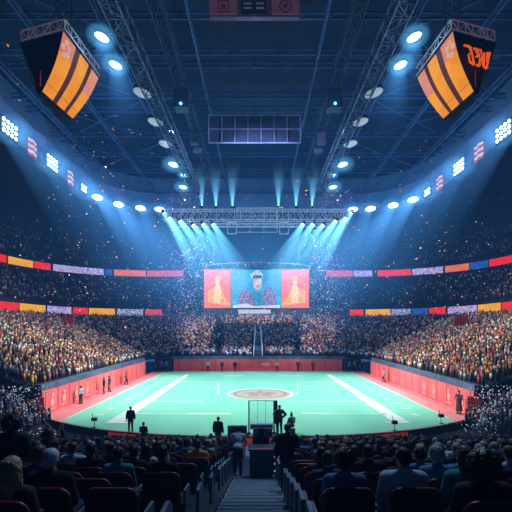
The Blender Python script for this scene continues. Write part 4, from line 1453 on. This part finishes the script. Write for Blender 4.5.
# down beams from the stage truss
for side, s, pxs in (('left', -1, ((164, 213), (169, 218), (180, 221), (193, 225), (203, 224), (213, 224))), ('right', 1, ((351, 213), (346, 218), (336, 221), (323, 225), (313, 224), (303, 224)))):
    for k, (px, py) in enumerate(pxs):
        p = at(px, py, YT - 1.2)
        tx_ = -s * (6, 2, 5, 7, 6, 6)[k] + 0
        tgt = (tx_, 56, -6 - 4 * (k < 2))
        L_ = (10, 15, 15, 12.5, 12.5, 12.5)[k]
        moving_head(p, tgt, f'stage spotlight throwing a cyan beam inward, {ORD[k + 1]} from the {side} end of the stage truss', 'spotlights shining down from the stage truss', 1.1,
                    (L_, 0.35, 2.3, (0.55, 0.75, 0.8, 0.62, 0.62, 0.55)[k], 1.6))
for side, s, pxs in (('left', -1, (202, 216, 232.5)), ('right', 1, (278.5, 296, 312))):
    for k, px in enumerate(pxs):
        p = at(px, 206, YT - 0.2)
        k2 = k if s < 0 else 2 - k
        moving_head(p, (p.x + s * (0.5, 0.2, 0)[k2], YT - 1, 30), f'stage spotlight throwing a cyan beam up, {ORD[k2 + 1]} from the {side} end of the stage truss', 'spotlights shining up from the stage truss', 0.9,
                    (6.5, 0.12, 1.3, 0.55, 1.5))

# ring of floodlights, banks and striped banners on the roof fascia
RD = dense(RING, 21.3, 2500)


def ring_at(px):
    best = min((p for p in RD if (p.x < 0) == (px < CX)), key=lambda p: abs(CX + F * p.x / p.y - px))
    i = RD.index(best)
    dd = RD[min(i + 4, len(RD) - 1)] - RD[max(i - 4, 0)]
    n_ = Vector((dd.y, -dd.x, 0)).normalized()
    return best, n_


stripe_w = led('stripe_white', (235, 225, 235), None, 0.9)  # banner cloth stripes given their own glow
stripe_r = led('stripe_red', (190, 70, 80), None, 0.9)
for side, items in (('left', ((6, 'bank'), (28, 'ban'), (49, 'bank'), (67, 'ban'), (81, 'bank2'), (95, 'lamp'), (117, 'lamp'), (140, 'lamp'), (160, 'lamp'))),
                    ('right', ((507, 'bank'), (483, 'ban'), (462, 'bank'), (443, 'ban'), (430, 'bank2'), (415, 'lamp'), (394, 'lamp'), (371, 'lamp'), (352, 'lamp')))):
    cnt = {}
    for px, kd in items:
        p, n_ = ring_at(px)
        rz = math.atan2(n_.y, n_.x) + PI / 2
        kk = 'bank' if kd == 'bank2' else kd
        cnt[kk] = cnt.get(kk, 0) + 1
        c = p + n_ * 0.45
        s = -1 if side == 'left' else 1
        if kk == 'ban':
            t = thing('striped_banner', f'small red and white striped banner on the {side} roof edge, {("nearer", "farther")[cnt[kk] - 1]} of two', 'banner', c + n_ * 0.1 + Vector((0, 0, -0.2)), 'striped banners on the roof edge', rz)
            rows = [[Vector((-0.95 + 1.9 * i / 8, 0.10 * math.sin(i * 1.1), 1.0 - 2.0 * j / 6)) for i in range(9)] for j in range(7)]
            for j in range(6):
                MB().loft(rows[j:j + 2]).build('stripe', stripe_r if j % 2 else stripe_w, t)
            MB().bar((-1.05, 0.05, 1.03), (1.05, 0.05, 1.03), 0.09).build('rod', black_metal, t)
        elif kk == 'bank':
            t = thing('floodlight_bank', f'bank of bright white floodlamps on the {side} roof edge, {ORD[cnt[kk]]} from the picture edge', 'floodlight', c, 'floodlight banks on the roof edge', rz)
            nx, nz, w = (4, 3, 2.8) if kd == 'bank' else (3, 2, 1.9)
            MB().box((0, 0.12, 0), (w, 0.12, 0.62 * nz)).build('frame', black_metal, t)
            for i in range(nx):
                for j in range(nz):
                    MB().lathe([(0.02, -0.10), (0.19, -0.08), (0.21, 0.04), (0.12, 0.1)], 10, Matrix.Translation((-w / 2 + w * (i + 0.5) / nx, 0, (j - (nz - 1) / 2) * 0.58)) @ Matrix.Rotation(PI / 2 * 0 + PI / 2, 4, 'X') @ Matrix.Scale(-1, 4, (0, 0, 1))).build('lamp', lens_glow, t, True)
            add_beam(c, aim(c, (-s * 2, 44, -6)), 26, 1.4, 9.0, 0.13, 1.5, BEAMW)
            add_glow_cloud(c, (2.4, 2.4, 1.8), (0.12, 0.5, 1.0), 0.30, 24, 14)
        else:
            t = thing('floodlight', f'single floodlight with a blue-white beam on the {side} roof edge, {ORD[cnt[kk]]} past the banks', 'floodlight', c + Vector((0, 0, -0.1)), 'single floodlights on the roof edge', quat=aim(c, (-s * 1, 47, -6)))
            MB().lathe([(0.25, -0.5), (0.5, -0.4), (0.62, 0.0)], 16).build('lamp_housing', dark_plastic, t, True).scale = (1.7, 0.85, 1)
            MB().lathe([(0.02, 0.02), (0.58, 0.02), (0.5, 0.14), (0.02, 0.18)], 16).build('lens', lens_glow, t, True).scale = (1.7, 0.85, 1)
            MB().bar((0, 0, -0.45), (0, 0.5, -0.8), 0.12).build('bracket', black_metal, t)
            add_beam(c, aim(c, (-s * 1, 47, -6)), 28, 0.7, 6.0, (0.50, 0.50, 0.36, 0.22)[min(cnt[kk], 4) - 1], 1.4, BEAMW)
            add_glow_cloud(c, (2.2, 2.2, 1.3), (0.12, 0.5, 1.0), 0.32, 24, 14)

# pods along the lengthwise trusses
for s, side in ((-1, 'left'), (1, 'right')):
    for k, (py, dx, lit, sz) in enumerate(((37, 1.6, 2, 0.38), (65, 1.7, 2, 0.38), (93, 0.7, 0, 0.62), (122, 0.8, 0, 0.62), (144, 0.9, 0, 0.62), (164.5, 1.2, 1, 0.55), (175, 0.6, 1, 0.32), (187, 1.5, 1, 0.5))):
        z = 20.3
        y = F * z / (HY - py)
        x = s * (9.3 + dx)
        p = Vector((x, y, z))
        n = {0: 'unlit', 1: 'lit cyan', 2: 'large bright'}[lit]
        t = thing('truss_floodlight', f'{n} floodlight beside the {side} lighting truss, {ORD[k + 1]} from the camera', 'floodlight', p, 'floodlights along the lengthwise trusses', quat=aim(p, (s * 3, y - 6, -8)))
        MB().lathe([(sz * 0.4, -0.55), (sz * 0.85, -0.4), (sz, 0.0)], 16).build('lamp_housing', cab, t, True).scale = (1.5, 0.8, 1)
        MB().lathe([(0.02, 0.02), (sz * 0.94, 0.02), (sz * 0.8, 0.1), (0.02, 0.14)], 16).build('lens', (lens_off_glow, lens_soft, lens_glow)[lit], t, True).scale = (1.5, 0.8, 1)
        o = MB().bar((0, 0, -0.5), (0, 0, -0.5) , 0.1)
        q = t.rotation_quaternion.inverted()
        MB().bar((0, 0, -0.45), q @ Vector((-s * dx, 0, 0.15)), 0.09).build('bracket', truss_metal, t)
        if lit == 2:
            add_beam(p, aim(p, (s * 3, y - 6, -8)), 6, 0.45, 2.0, 0.30, 1.6, BEAMW)
        if lit:
            add_glow_cloud(p, (1.5 * sz / 0.5, 1.5 * sz / 0.5, 1.0 * sz / 0.5), (0.12, 0.55, 1.0), 0.35, 24, 14)

add_glow_cloud((0, 61, 8), (26, 20, 13), (0.08, 0.38, 1.0), 0.105)  # broad blue glow painted into the air around the screen
add_glow_cloud((0, 61, 10), (17, 14, 10), (0.09, 0.42, 1.0), 0.085)
add_glow_cloud((0, 56, 12), (36, 30, 17), (0.08, 0.36, 1.0), 0.030)
me = bpy.data.meshes.new('painted_haze')
me.from_pydata(HZ_V, [], HZ_F)
_a = me.attributes.new('glow', 'FLOAT_COLOR', 'POINT')
_a.data.foreach_set('color', np.array(HZ_C, dtype=np.float32).reshape(-1))
me.materials.append(painted_haze_mat('painted_beam', 1.6)); me.materials.append(painted_haze_mat('painted_glow_cloud', 3.0))
me.polygons.foreach_set('material_index', HZ_M)
me.polygons.foreach_set('use_smooth', [True] * len(HZ_F))
hz = bpy.data.objects.new('painted_haze', me)
COL.objects.link(hz)
tag(hz, 'blue misty beams and halos painted as glowing shells around the lamps and screen', 'painted_haze', None, 'stuff')

# ------------------------------------------------------------------ video screen
YS = 61.8
t = thing('video_screen', 'wide three-part video screen hanging at the far end of the hall', 'screen', (0, YS, 0))
X0, X1 = (204 - CX) / F * YS, (309 - CX) / F * YS
ZB, ZT = (HY - 308) / F * YS, (HY - 269.5) / F * YS
MB().box(((X0 + X1) / 2, 0.35, (ZB + ZT) / 2), (X1 - X0 + 0.4, 0.5, ZT - ZB + 0.4)).build('frame', black_metal, t)
XA, XB = (231 - CX) / F * YS, (281 - CX) / F * YS
SW = lambda x, z, d=0.0: (x, 0.08 - d, z)


def panel(nm, x0, x1, m):
    return MB().add([SW(x0, ZB), SW(x1, ZB), SW(x1, ZT), SW(x0, ZT)], [(0, 1, 2, 3)]).build(nm, m, t)


def shape(parent, nm, pts, m, d):
    return MB().add([SW(x, z, d) for x, z in pts], [tuple(range(len(pts)))]).build(nm, m, parent)


red_emit = bpy.data.materials.new('screen_red')
red_emit.use_nodes = True
nt2 = red_emit.node_tree
b2 = nt2.nodes['Principled BSDF']
tc2, sp2, cr2 = nt2.nodes.new('ShaderNodeTexCoord'), nt2.nodes.new('ShaderNodeSeparateXYZ'), nt2.nodes.new('ShaderNodeValToRGB')
nt2.links.new(tc2.outputs['Generated'], sp2.inputs[0]); nt2.links.new(sp2.outputs['Z'], cr2.inputs[0]); nt2.links.new(cr2.outputs[0], b2.inputs['Emission Color'])
cr2.color_ramp.elements[0].color = (*s2l(252, 110, 75), 1); cr2.color_ramp.elements[1].color = (*s2l(240, 95, 115), 1)
b2.inputs['Base Color'].default_value = (0.02, 0.02, 0.02, 1); b2.inputs['Emission Strength'].default_value = 1.0
teal = led('screen_teal', (45, 185, 225), (25, 150, 205), 1.0, 0.6)
gold = led('screen_gold', (255, 190, 95), (245, 150, 70), 1.0, 2.0)
goldp = led('screen_gold_pale', (255, 225, 165), (250, 200, 120), 1.0, 2.0)
pl = panel('left_picture', X0, XA - 0.05, red_emit)
pc = panel('centre_picture', XA, XB, teal)
pr = panel('right_picture', XB + 0.05, X1, red_emit)
W3, H3 = XA - X0, ZT - ZB


def fig_left(parent, x0, w, flip):
    f = lambda u, v: ((x0 + (1 - u if flip else u) * w), ZB + v * H3)
    shape(parent, 'seated_figure', [f(*q) for q in ((0.14, 0.14), (0.12, 0.40), (0.2, 0.5), (0.36, 0.50), (0.42, 0.58), (0.60, 0.58), (0.66, 0.48), (0.74, 0.30), (0.98, 0.12), (0.98, 0.06), (0.5, 0.10))], gold, 0.03)
    shape(parent, 'robe', [f(*q) for q in ((0.40, 0.14), (0.36, 0.40), (0.44, 0.60), (0.58, 0.60), (0.64, 0.40), (0.60, 0.12))], goldp, 0.05)
    shape(parent, 'head', [f(0.50 + 0.085 * math.cos(k * PI / 6), 0.67 + 0.085 * math.sin(k * PI / 6)) for k in range(12)], goldp, 0.06)
    shape(parent, 'hat', [f(*q) for q in ((0.36, 0.72), (0.42, 0.80), (0.46, 0.86), (0.52, 0.82), (0.60, 0.85), (0.64, 0.73), (0.5, 0.76))], gold, 0.08)


fig_left(pl, X0, W3, False)
fig_left(pr, XB, X1 - XB, True)
wc = XB - XA
g = lambda u, v: (XA + u * wc, ZB + v * H3)
shape(pc, 'torso', [g(*q) for q in ((0.30, 0.0), (0.34, 0.30), (0.46, 0.42), (0.66, 0.44), (0.80, 0.30), (0.86, 0.0))], led('screen_shirt', (70, 165, 195), (40, 130, 170), 1, 1.5), 0.03)
shape(pc, 'face', [g(*q) for q in ((0.45, 0.80), (0.44, 0.62), (0.47, 0.52), (0.54, 0.46), (0.60, 0.50), (0.615, 0.64), (0.61, 0.82))], led('screen_face', (235, 215, 215), (200, 170, 175), 1, 1.2), 0.05)
shape(pc, 'cap', [g(*q) for q in ((0.40, 0.78), (0.42, 0.90), (0.50, 0.985), (0.58, 0.97), (0.635, 0.88), (0.63, 0.78))], led('screen_cap', (215, 230, 235), (150, 190, 200), 1, 1.5), 0.07)
shape(pc, 'cap_band', [g(*q) for q in ((0.44, 0.76), (0.44, 0.84), (0.61, 0.85), (0.62, 0.78))], led('screen_dark', (40, 70, 95), (60, 100, 120), 1, 1), 0.09)
shape(pc, 'mouth', [g(*q) for q in ((0.49, 0.56), (0.50, 0.58), (0.56, 0.58), (0.56, 0.555))], led('screen_mouth', (170, 110, 120), None, 1, 1), 0.09)
pur = led('screen_purple', (60, 60, 130), (170, 150, 200), 1, 3.0)
shape(pc, 'left_companion', [g(*q) for q in ((0.14, 0.08), (0.16, 0.34), (0.24, 0.48), (0.34, 0.46), (0.44, 0.28), (0.46, 0.08))], pur, 0.06)
shape(pc, 'right_companion', [g(*q) for q in ((0.64, 0.06), (0.64, 0.36), (0.72, 0.56), (0.80, 0.54), (0.90, 0.34), (0.90, 0.06))], pur, 0.06)
wl = led('screen_white', (230, 235, 245), (190, 200, 235), 1, 3)
shape(pc, 'bright_edge', [g(*q) for q in ((0.04, 0.0), (0.04, 0.07), (0.30, 0.12), (0.46, 0.05), (0.98, 0.08), (0.98, 0.0))], wl, 0.10)
mb = MB()
for k in range(60):
    u, v = random.uniform(0.02, 0.98), random.uniform(0.3, 0.97)
    if 0.4 < u < 0.66:
        continue
    x, z = g(u, v); r = random.uniform(0.03, 0.08)
    mb.add([SW(x - r, z, 0.02), SW(x, z - r, 0.02), SW(x + r, z, 0.02), SW(x, z + r, 0.02)], [(0, 1, 2, 3)])
mb.build('speckle', led('speckle_pale', (120, 200, 230), None, 1, 3), pc)
MB().box(((238 + 271) / 2 / F * YS - CX / F * YS, 0.0, ZB - 0.55), (5.0, 0.15, 0.62)).build('lower_sign', led('sign_white', (225, 225, 240), (190, 195, 225), 0.9, 2), t)
arc = [(X0 - 0.2 + (X1 - X0 + 0.4) * i / 16, 0.1, ZT + 0.55 + 0.55 * (1 - ((i - 8) / 8) ** 2)) for i in range(17)]
MB().tube(arc, 0.09, 6).build('top_arch', cab, t)
mb = MB()
for k in range(11):
    u = (k - 5) / 5
    mb.box((((X0 + X1) / 2) + u * 1.75, -0.02, ZT + 1.06 + 0.06 * (1 - u * u)), (0.20, 0.05, random.uniform(0.14, 0.24)))
mb.build('arch_mark', led('arch_pale', (130, 140, 190), None, 0.8), t)
for x in (X0 + 1.5, X1 - 1.5):
    MB().bar((x, 0.3, ZT), (x, 0.3, 16.2), 0.05).build('hanging_cable', black_metal, t)

# ------------------------------------------------------------------ central board at the top of the picture
t = thing('hanging_scoreboard', 'pink and dark panelled board hanging under the roof at the top centre', 'board', (0, 26.5, 0))
yb_ = 26.5
bx0, bx1 = (209 - CX) / F * yb_, (299.5 - CX) / F * yb_
bz0, bz1 = (HY - 15.5) / F * yb_, (HY - 15.5) / F * yb_ + 2.0
pinkp = pm('board_pink', (0.24, 0.10, 0.16), (0.20, 0.085, 0.14), 0.8, 0.6, emit=0.22)
markr = pm('board_mark', (0.14, 0.02, 0.05), (0.11, 0.018, 0.045), 2, 0.6, emit=0.15)
bw = bx1 - bx0
MB().box(((bx0 + bx1) / 2, 0.3, (bz0 + bz1) / 2), (bw, 0.4, bz1 - bz0)).build('frame', pm('board_frame', (0.14, 0.09, 0.15), None, 2, emit=0.1), t, bevel=0.05)
for nm, a, b, m in (('left_panel', 0.0, 0.315, pinkp), ('dark_panel', 0.35, 0.64, pm('board_dark', (0.012, 0.02, 0.05), None, 2, emit=0.2)), ('right_panel', 0.69, 1.0, pinkp)):
    p_ = MB().box((bx0 + bw * (a + b) / 2, 0.06, (bz0 + bz1) / 2 + 0.04), (bw * (b - a) - 0.06, 0.08, bz1 - bz0 - 0.16)).build(nm, m, t)
    cxp = bx0 + bw * (a + b) / 2
    cz = bz0 + 0.62
    if nm == 'dark_panel':
        for sx in (-0.42, 0.42):
            for zz in (0.18, -0.12, 0.5):
                MB().box((cxp + sx, 0.0, cz + zz), (0.5, 0.03, 0.10)).build('text_bar', pm('bar_grey', (0.20, 0.22, 0.32), None, 2, emit=0.3), p_)
    else:
        mb = MB()
        if nm == 'left_panel':
            for (x, z, w, h_) in ((0, 0.36, 0.72, 0.07), (0, -0.36, 0.72, 0.07), (-0.33, 0, 0.07, 0.7), (0.33, 0, 0.07, 0.7)):
                mb.box((cxp + x, 0.0, cz + z), (w, 0.03, h_))
            mb.prism([(cxp + q[0] * 0.24, cz + q[1] * 0.26) for q in ((0, 1), (0.4, 0.3), (1, 0.2), (0.5, -0.2), (0.7, -1), (0, -0.5), (-0.7, -0.9), (-0.4, -0.1), (-1, 0.3), (-0.3, 0.3))], 0.03)
        else:
            n = 20
            mb.loft([[Vector((cxp + r * math.cos(2 * PI * k / n), -0.01, cz + r * math.sin(2 * PI * k / n))) for k in range(n)] for r in (0.34, 0.44)], closed=True)
            mb.prism([(cxp + q[0] * 0.26, cz + q[1] * 0.26) for q in ((-0.8, 0.2), (-0.2, 0.5), (0.3, 0.9), (0.5, 0.3), (0.9, 0.1), (0.3, -0.1), (0.2, -0.8), (-0.2, -0.2), (-0.8, -0.5), (-0.4, 0.0))], 0.03)
        mb.build('emblem', markr, p_)
for x in (bx0 + 0.8, bx1 - 0.8):
    MB().bar((x, 0.3, bz1), (x, 0.3, 24.3), 0.06).build('hanging_cable', truss_metal, t)

# ------------------------------------------------------------------ hanging banner lanterns (one each side)
org = led('banner_orange', (250, 165, 30), (240, 140, 25), 0.95, 0.8)
org2 = led('banner_pale', (225, 140, 140), (240, 160, 110), 0.85, 0.8)
mar = led('banner_maroon', (95, 40, 48), (75, 30, 42), 0.8, 0.8)
blk = pm('banner_black', (0.006, 0.008, 0.014), (0.004, 0.005, 0.01), 2, 0.7)
orl = led('letter_orange', (235, 95, 25), (215, 75, 20), 1.0, 2)
for s, side in ((-1, 'left'), (1, 'right')):
    mir = lambda v: Vector((v[0] * s, v[1], v[2]))
    P1, P2, P4, P3 = Vector((10.85, 27.2, 17.0)), Vector((11.15, 22.9, 17.0)), Vector((11.85, 25.6, 13.4)), Vector((12.35, 22.9, 13.55))
    P5, P7 = Vector((14.0, 23.5, 16.75)), Vector((12.75, 23.15, 13.5))
    P6, P8 = Vector((13.7, 27.4, 16.8)), Vector((12.7, 25.7, 13.45))
    t = thing('banner_lantern', f'hanging lantern of orange striped and black banners under the {side} side of the roof', 'banner', mir((12.3, 25.1, 17.0)), 'banner lanterns under the roof')
    o0 = Vector((12.3 * s, 25.1, 17.0))

    def face(a, b, c, d, n=10, bulge=0.35, u0=0.0, u1=1.0, nu=3, off=0.0):
        """surface from top edge a-b to bottom edge d-c, curved like a hanging cloth"""
        rows = []
        for i in range(n + 1):
            v = i / n
            row = []
            for k in range(nu + 1):
                u = u0 + (u1 - u0) * k / nu
                p = a.lerp(b, u).lerp(d.lerp(c, u), v)
                nrm = (b - a).cross(d - a).normalized()
                p = p + nrm * (off - bulge * math.sin(PI * v) * 0.5)
                row.append(mir(p) - o0)
            rows.append(row)
        return rows
    # striped face towards the middle of the hall
    st = [(0.0, 0.22, org2), (0.22, 0.31, mar), (0.31, 0.56, org), (0.56, 0.68, mar), (0.68, 1.0, org)]
    for u0, u1, m in st:
        rows = face(P1, P2, P3, P4, 10, 0.35, u0, u1)
        if m is org2:
            MB().loft(rows[:6]).build('stripe', org2, t, True); MB().loft(rows[5:]).build('stripe', org, t, True)
        elif u1 == 1.0:
            MB().loft(rows[:4]).build('stripe', led('banner_peach', (235, 150, 95), (225, 125, 100), 0.85, 0.8), t, True); MB().loft(rows[3:]).build('stripe', org, t, True)
        else:
            MB().loft(rows).build('stripe', m, t, True)
    # seam and pale emblem
    r8 = face(P1, P2, P3, P4, 20, 0.35, 0, 1, 8, 0.03)
    sg = 1 if s > 0 else 1
    MB().tube([q for q in r8[17]], 0.035, 5).build('seam', mar, t)
    em_ = face(P1, P2, P3, P4, 20, 0.35, 0.76, 0.97, 8, -0.03)
    mb = MB()
    ctr = em_[4][4]
    for k in range(5):
        a_ = 2 * PI * k / 5
        pt = em_[4 + int(round(2 * math.sin(a_)))][4 + int(round(3 * math.cos(a_)))]
        mb.ell(pt, (0.10, 0.16, 0.16), None, 8, 6)
    mb.build('emblem', led('emblem_pale', (240, 190, 170), None, 0.85), t)
    MB().loft(face(P2, P5, P7, P3, 10, -0.35)).build('black_face', blk, t, True)
    MB().loft(face(P5, P6, P8, P7, 10, 0.1)).build('black_face', blk, t, True)
    MB().loft(face(P6, P1, P4, P8, 10, 0.1)).build('black_face', blk, t, True)
    MB().add([mir(q) - o0 for q in (P4, P3, P7, P8)], [(0, 1, 2, 3)]).build('bottom_face', blk, t)
    if s > 0:
        # orange characters of the dark face, as they look: a 2-like curl, a Z-like stroke, a 7 and a U
        def F2(u, v):
            p = P2.lerp(P5, u).lerp(P3.lerp(P7, u), v)
            nrm = (P5 - P2).cross(P3 - P2).normalized()
            if nrm.y > 0: nrm = -nrm
            return p + nrm * (0.06 + 0.175 * math.sin(PI * v)) - o0
        gl = [[[(0.20, 0.27), (0.34, 0.27), (0.36, 0.36), (0.24, 0.40), (0.22, 0.50), (0.37, 0.52)], [(0.37, 0.27), (0.38, 0.52)]],
              [[(0.44, 0.28), (0.64, 0.28)], [(0.58, 0.38), (0.47, 0.39)], [(0.60, 0.40), (0.58, 0.52), (0.46, 0.51)], [(0.49, 0.30), (0.58, 0.36)]],
              [[(0.64, 0.29), (0.72, 0.50)], [(0.72, 0.30), (0.75, 0.50)], [(0.86, 0.27), (0.87, 0.52)], [(0.74, 0.50), (0.87, 0.52)], [(0.80, 0.28), (0.82, 0.42)]]]
        for strokes in gl:
            mb = MB()
            for stq in strokes:
                for a_, b_ in zip(stq, stq[1:]):
                    mb.bar(F2(0.10 + (a_[0] - 0.2) * 1.16, a_[1] * 1.25 - 0.08), F2(0.10 + (b_[0] - 0.2) * 1.16, b_[1] * 1.25 - 0.08), 0.085, 0.085)
            mb.build('letter', orl, t)
    MB().bar(mir(P3.lerp(P7, 0.25) + Vector((-0.1, -0.25, 0.2))) - o0, mir(P3.lerp(P7, 0.1) + Vector((-0.1, -0.30, 1.0))) - o0, 0.05).build('red_cord', led('cord_red', (150, 30, 20), None, 0.7), t)
    # truss frame on top
    for a_, b_, m in ((P1, P2, glow_truss), (P2, P5, pm('truss_rose', (0.42, 0.30, 0.36), (0.30, 0.22, 0.28), 2, 0.5, emit=0.15)), (P5, P6, truss_metal), (P6, P1, truss_metal)):
        mb = MB()
        A, B = mir(a_ + Vector((-0.1, 0, 0.15))) - o0, mir(b_ + Vector((-0.1, 0, 0.15))) - o0
        up = Vector((0, 0, 0.55))
        mb.bar(A, B, 0.055); mb.bar(A + up, B + up, 0.055); mb.bar(A, A + up, 0.05); mb.bar(B, B + up, 0.05)
        for i in range(6):
            p, q = A.lerp(B, i / 6), A.lerp(B, (i + 1) / 6)
            mb.bar(p, q + up, 0.035) if i % 2 else mb.bar(p + up, q, 0.035)
            mb.bar(q, q + up, 0.035)
        mb.build('truss_frame', m, t)
    top = Vector((0, 0, 0))
    mb = MB()
    hang = mir((10.9, 23.3, 24.2)) - o0
    for dx, dy in ((-0.3, -0.3), (0.3, -0.3), (0.3, 0.3), (-0.3, 0.3)):
        mb.bar(hang + Vector((dx, dy, 0)), mir(P2 + Vector((0.15, 0.2, 0.6))) - o0 + Vector((dx, dy, 0)), 0.05)
    for k in range(9):
        z = 0.8 + k * 0.75
        b0 = (mir(P2 + Vector((0.15, 0.2, 0.6))) - o0).lerp(hang, k / 9); b1 = (mir(P2 + Vector((0.15, 0.2, 0.6))) - o0).lerp(hang, (k + 1) / 9)
        mb.bar(b0 + Vector((-0.3, -0.3, 0)), b1 + Vector((0.3, -0.3, 0)), 0.04); mb.bar(b0 + Vector((0.3, 0.3, 0)), b1 + Vector((-0.3, 0.3, 0)), 0.04)
        mb.bar(b0 + Vector((-0.3, 0.3, 0)), b1 + Vector((-0.3, -0.3, 0)), 0.04); mb.bar(b0 + Vector((0.3, -0.3, 0)), b1 + Vector((0.3, 0.3, 0)), 0.04)
    mb.build('suspension_truss', truss_metal, t)
    MB().bar(mir(P6) - o0 + Vector((0, 0, 0.6)), mir(P6 + Vector((0, 0, 7.2))) - o0, 0.05).build('hanging_cable', truss_metal, t)

# ------------------------------------------------------------------ light
for s in (-1, 1):
    for k, yy in enumerate((40, 50, 60)):
        spot((s * 26.0, yy, 20.3), (s * 2, 44 + 3 * k, -7), 13500, (0.84, 0.98, 1.0), math.radians(66), 0.7, 0.3, 'floodlight_spot')
    for yy in (34, 46):
        spot((s * 9.0, yy, 19.4), (s * 5, yy + 2, -7), 9000, (0.84, 0.98, 1.0), math.radians(72), 0.6, 0.3, 'truss_spot')
    # warm light on the side stands from the opposite roof edge
    for k, yy in enumerate((36, 50)):
        spot((-s * 25.5, yy, 20.2), (s * 25, yy + 2, -2), 92000, (1.0, 0.92, 0.84), math.radians(34), 0.6, 0.3, 'stand_spot')
    spot((s * 16, 50, 19), (s * 32, 76, 3), 5000, (0.55, 0.6, 1.0), math.radians(70), 0.8, 0.3, 'added_tier_fill')  # blue fill added for the tiers, away from any fixture
    spot((s * 8.8, 24, 19.6), (s * 20, 27, -6), 1800, (0.6, 0.78, 1.0), math.radians(50), 0.7, 0.3, 'corner_spot')
    spot((s * 9, 46, 19), (s * 5, 76, -2.5), 58000, (0.95, 0.86, 0.96), math.radians(36), 0.6, 0.3, 'back_stand_spot')
    # added dim blue fill over the upper tiers
    spot((-s * 9, 40, 19.5), (s * 44, 62, 10), 22000, (0.50, 0.50, 1.0), math.radians(60), 0.9, 0.3, 'added_upper_fill')
    spot((s * 15, 40, 18.5), (s * 15, 44, 30), 950, (0.22, 0.5, 1.0), math.radians(165), 0.9, 0.3, 'added_roof_fill')  # upward blue fill added for the roof, no fixture there
spot((0, 28, 18), (0, 36, 30), 420, (0.22, 0.5, 1.0), math.radians(165), 0.9, 0.3, 'added_roof_fill')
spot((0, 56, 18), (0, 50, 30), 700, (0.22, 0.5, 1.0), math.radians(165), 0.9, 0.3, 'added_roof_fill')
# unseen cool spots added over the near stand and aisle
spot((3, 16, 14), (0.5, 8, -3), 6500, (0.45, 0.70, 1.0), math.radians(80), 0.9, 0.5, 'added_near_fill')
spot((0, 20, 10), (0, 10, -4.4), 3600, (0.5, 0.75, 1.0), math.radians(16), 0.7, 0.3, 'added_aisle_fill')

# ------------------------------------------------------------------ camera
cam = bpy.data.cameras.new('camera')
cam.sensor_width = 36.0
cam.lens = 36.0 * F / 512.0
cam.shift_x = -(CX - 256.0) / 512.0
cam.shift_y = (HY - 256.0) / 512.0
cam.clip_start, cam.clip_end = 0.1, 400
co_ = bpy.data.objects.new('camera', cam)
COL.objects.link(co_)
co_.location = (0, 0, 0)
co_.rotation_euler = (PI / 2, 0, 0)
SC.camera = co_
SC.view_settings.view_transform = 'Standard'
SC.view_settings.look = 'None'
SC.view_settings.exposure = 0.0
SC.cycles.max_bounces = 6
SC.cycles.diffuse_bounces = 2
SC.cycles.transparent_max_bounces = 96
SC.cycles.sample_clamp_indirect = 4.0
SC.cycles.use_denoising = True
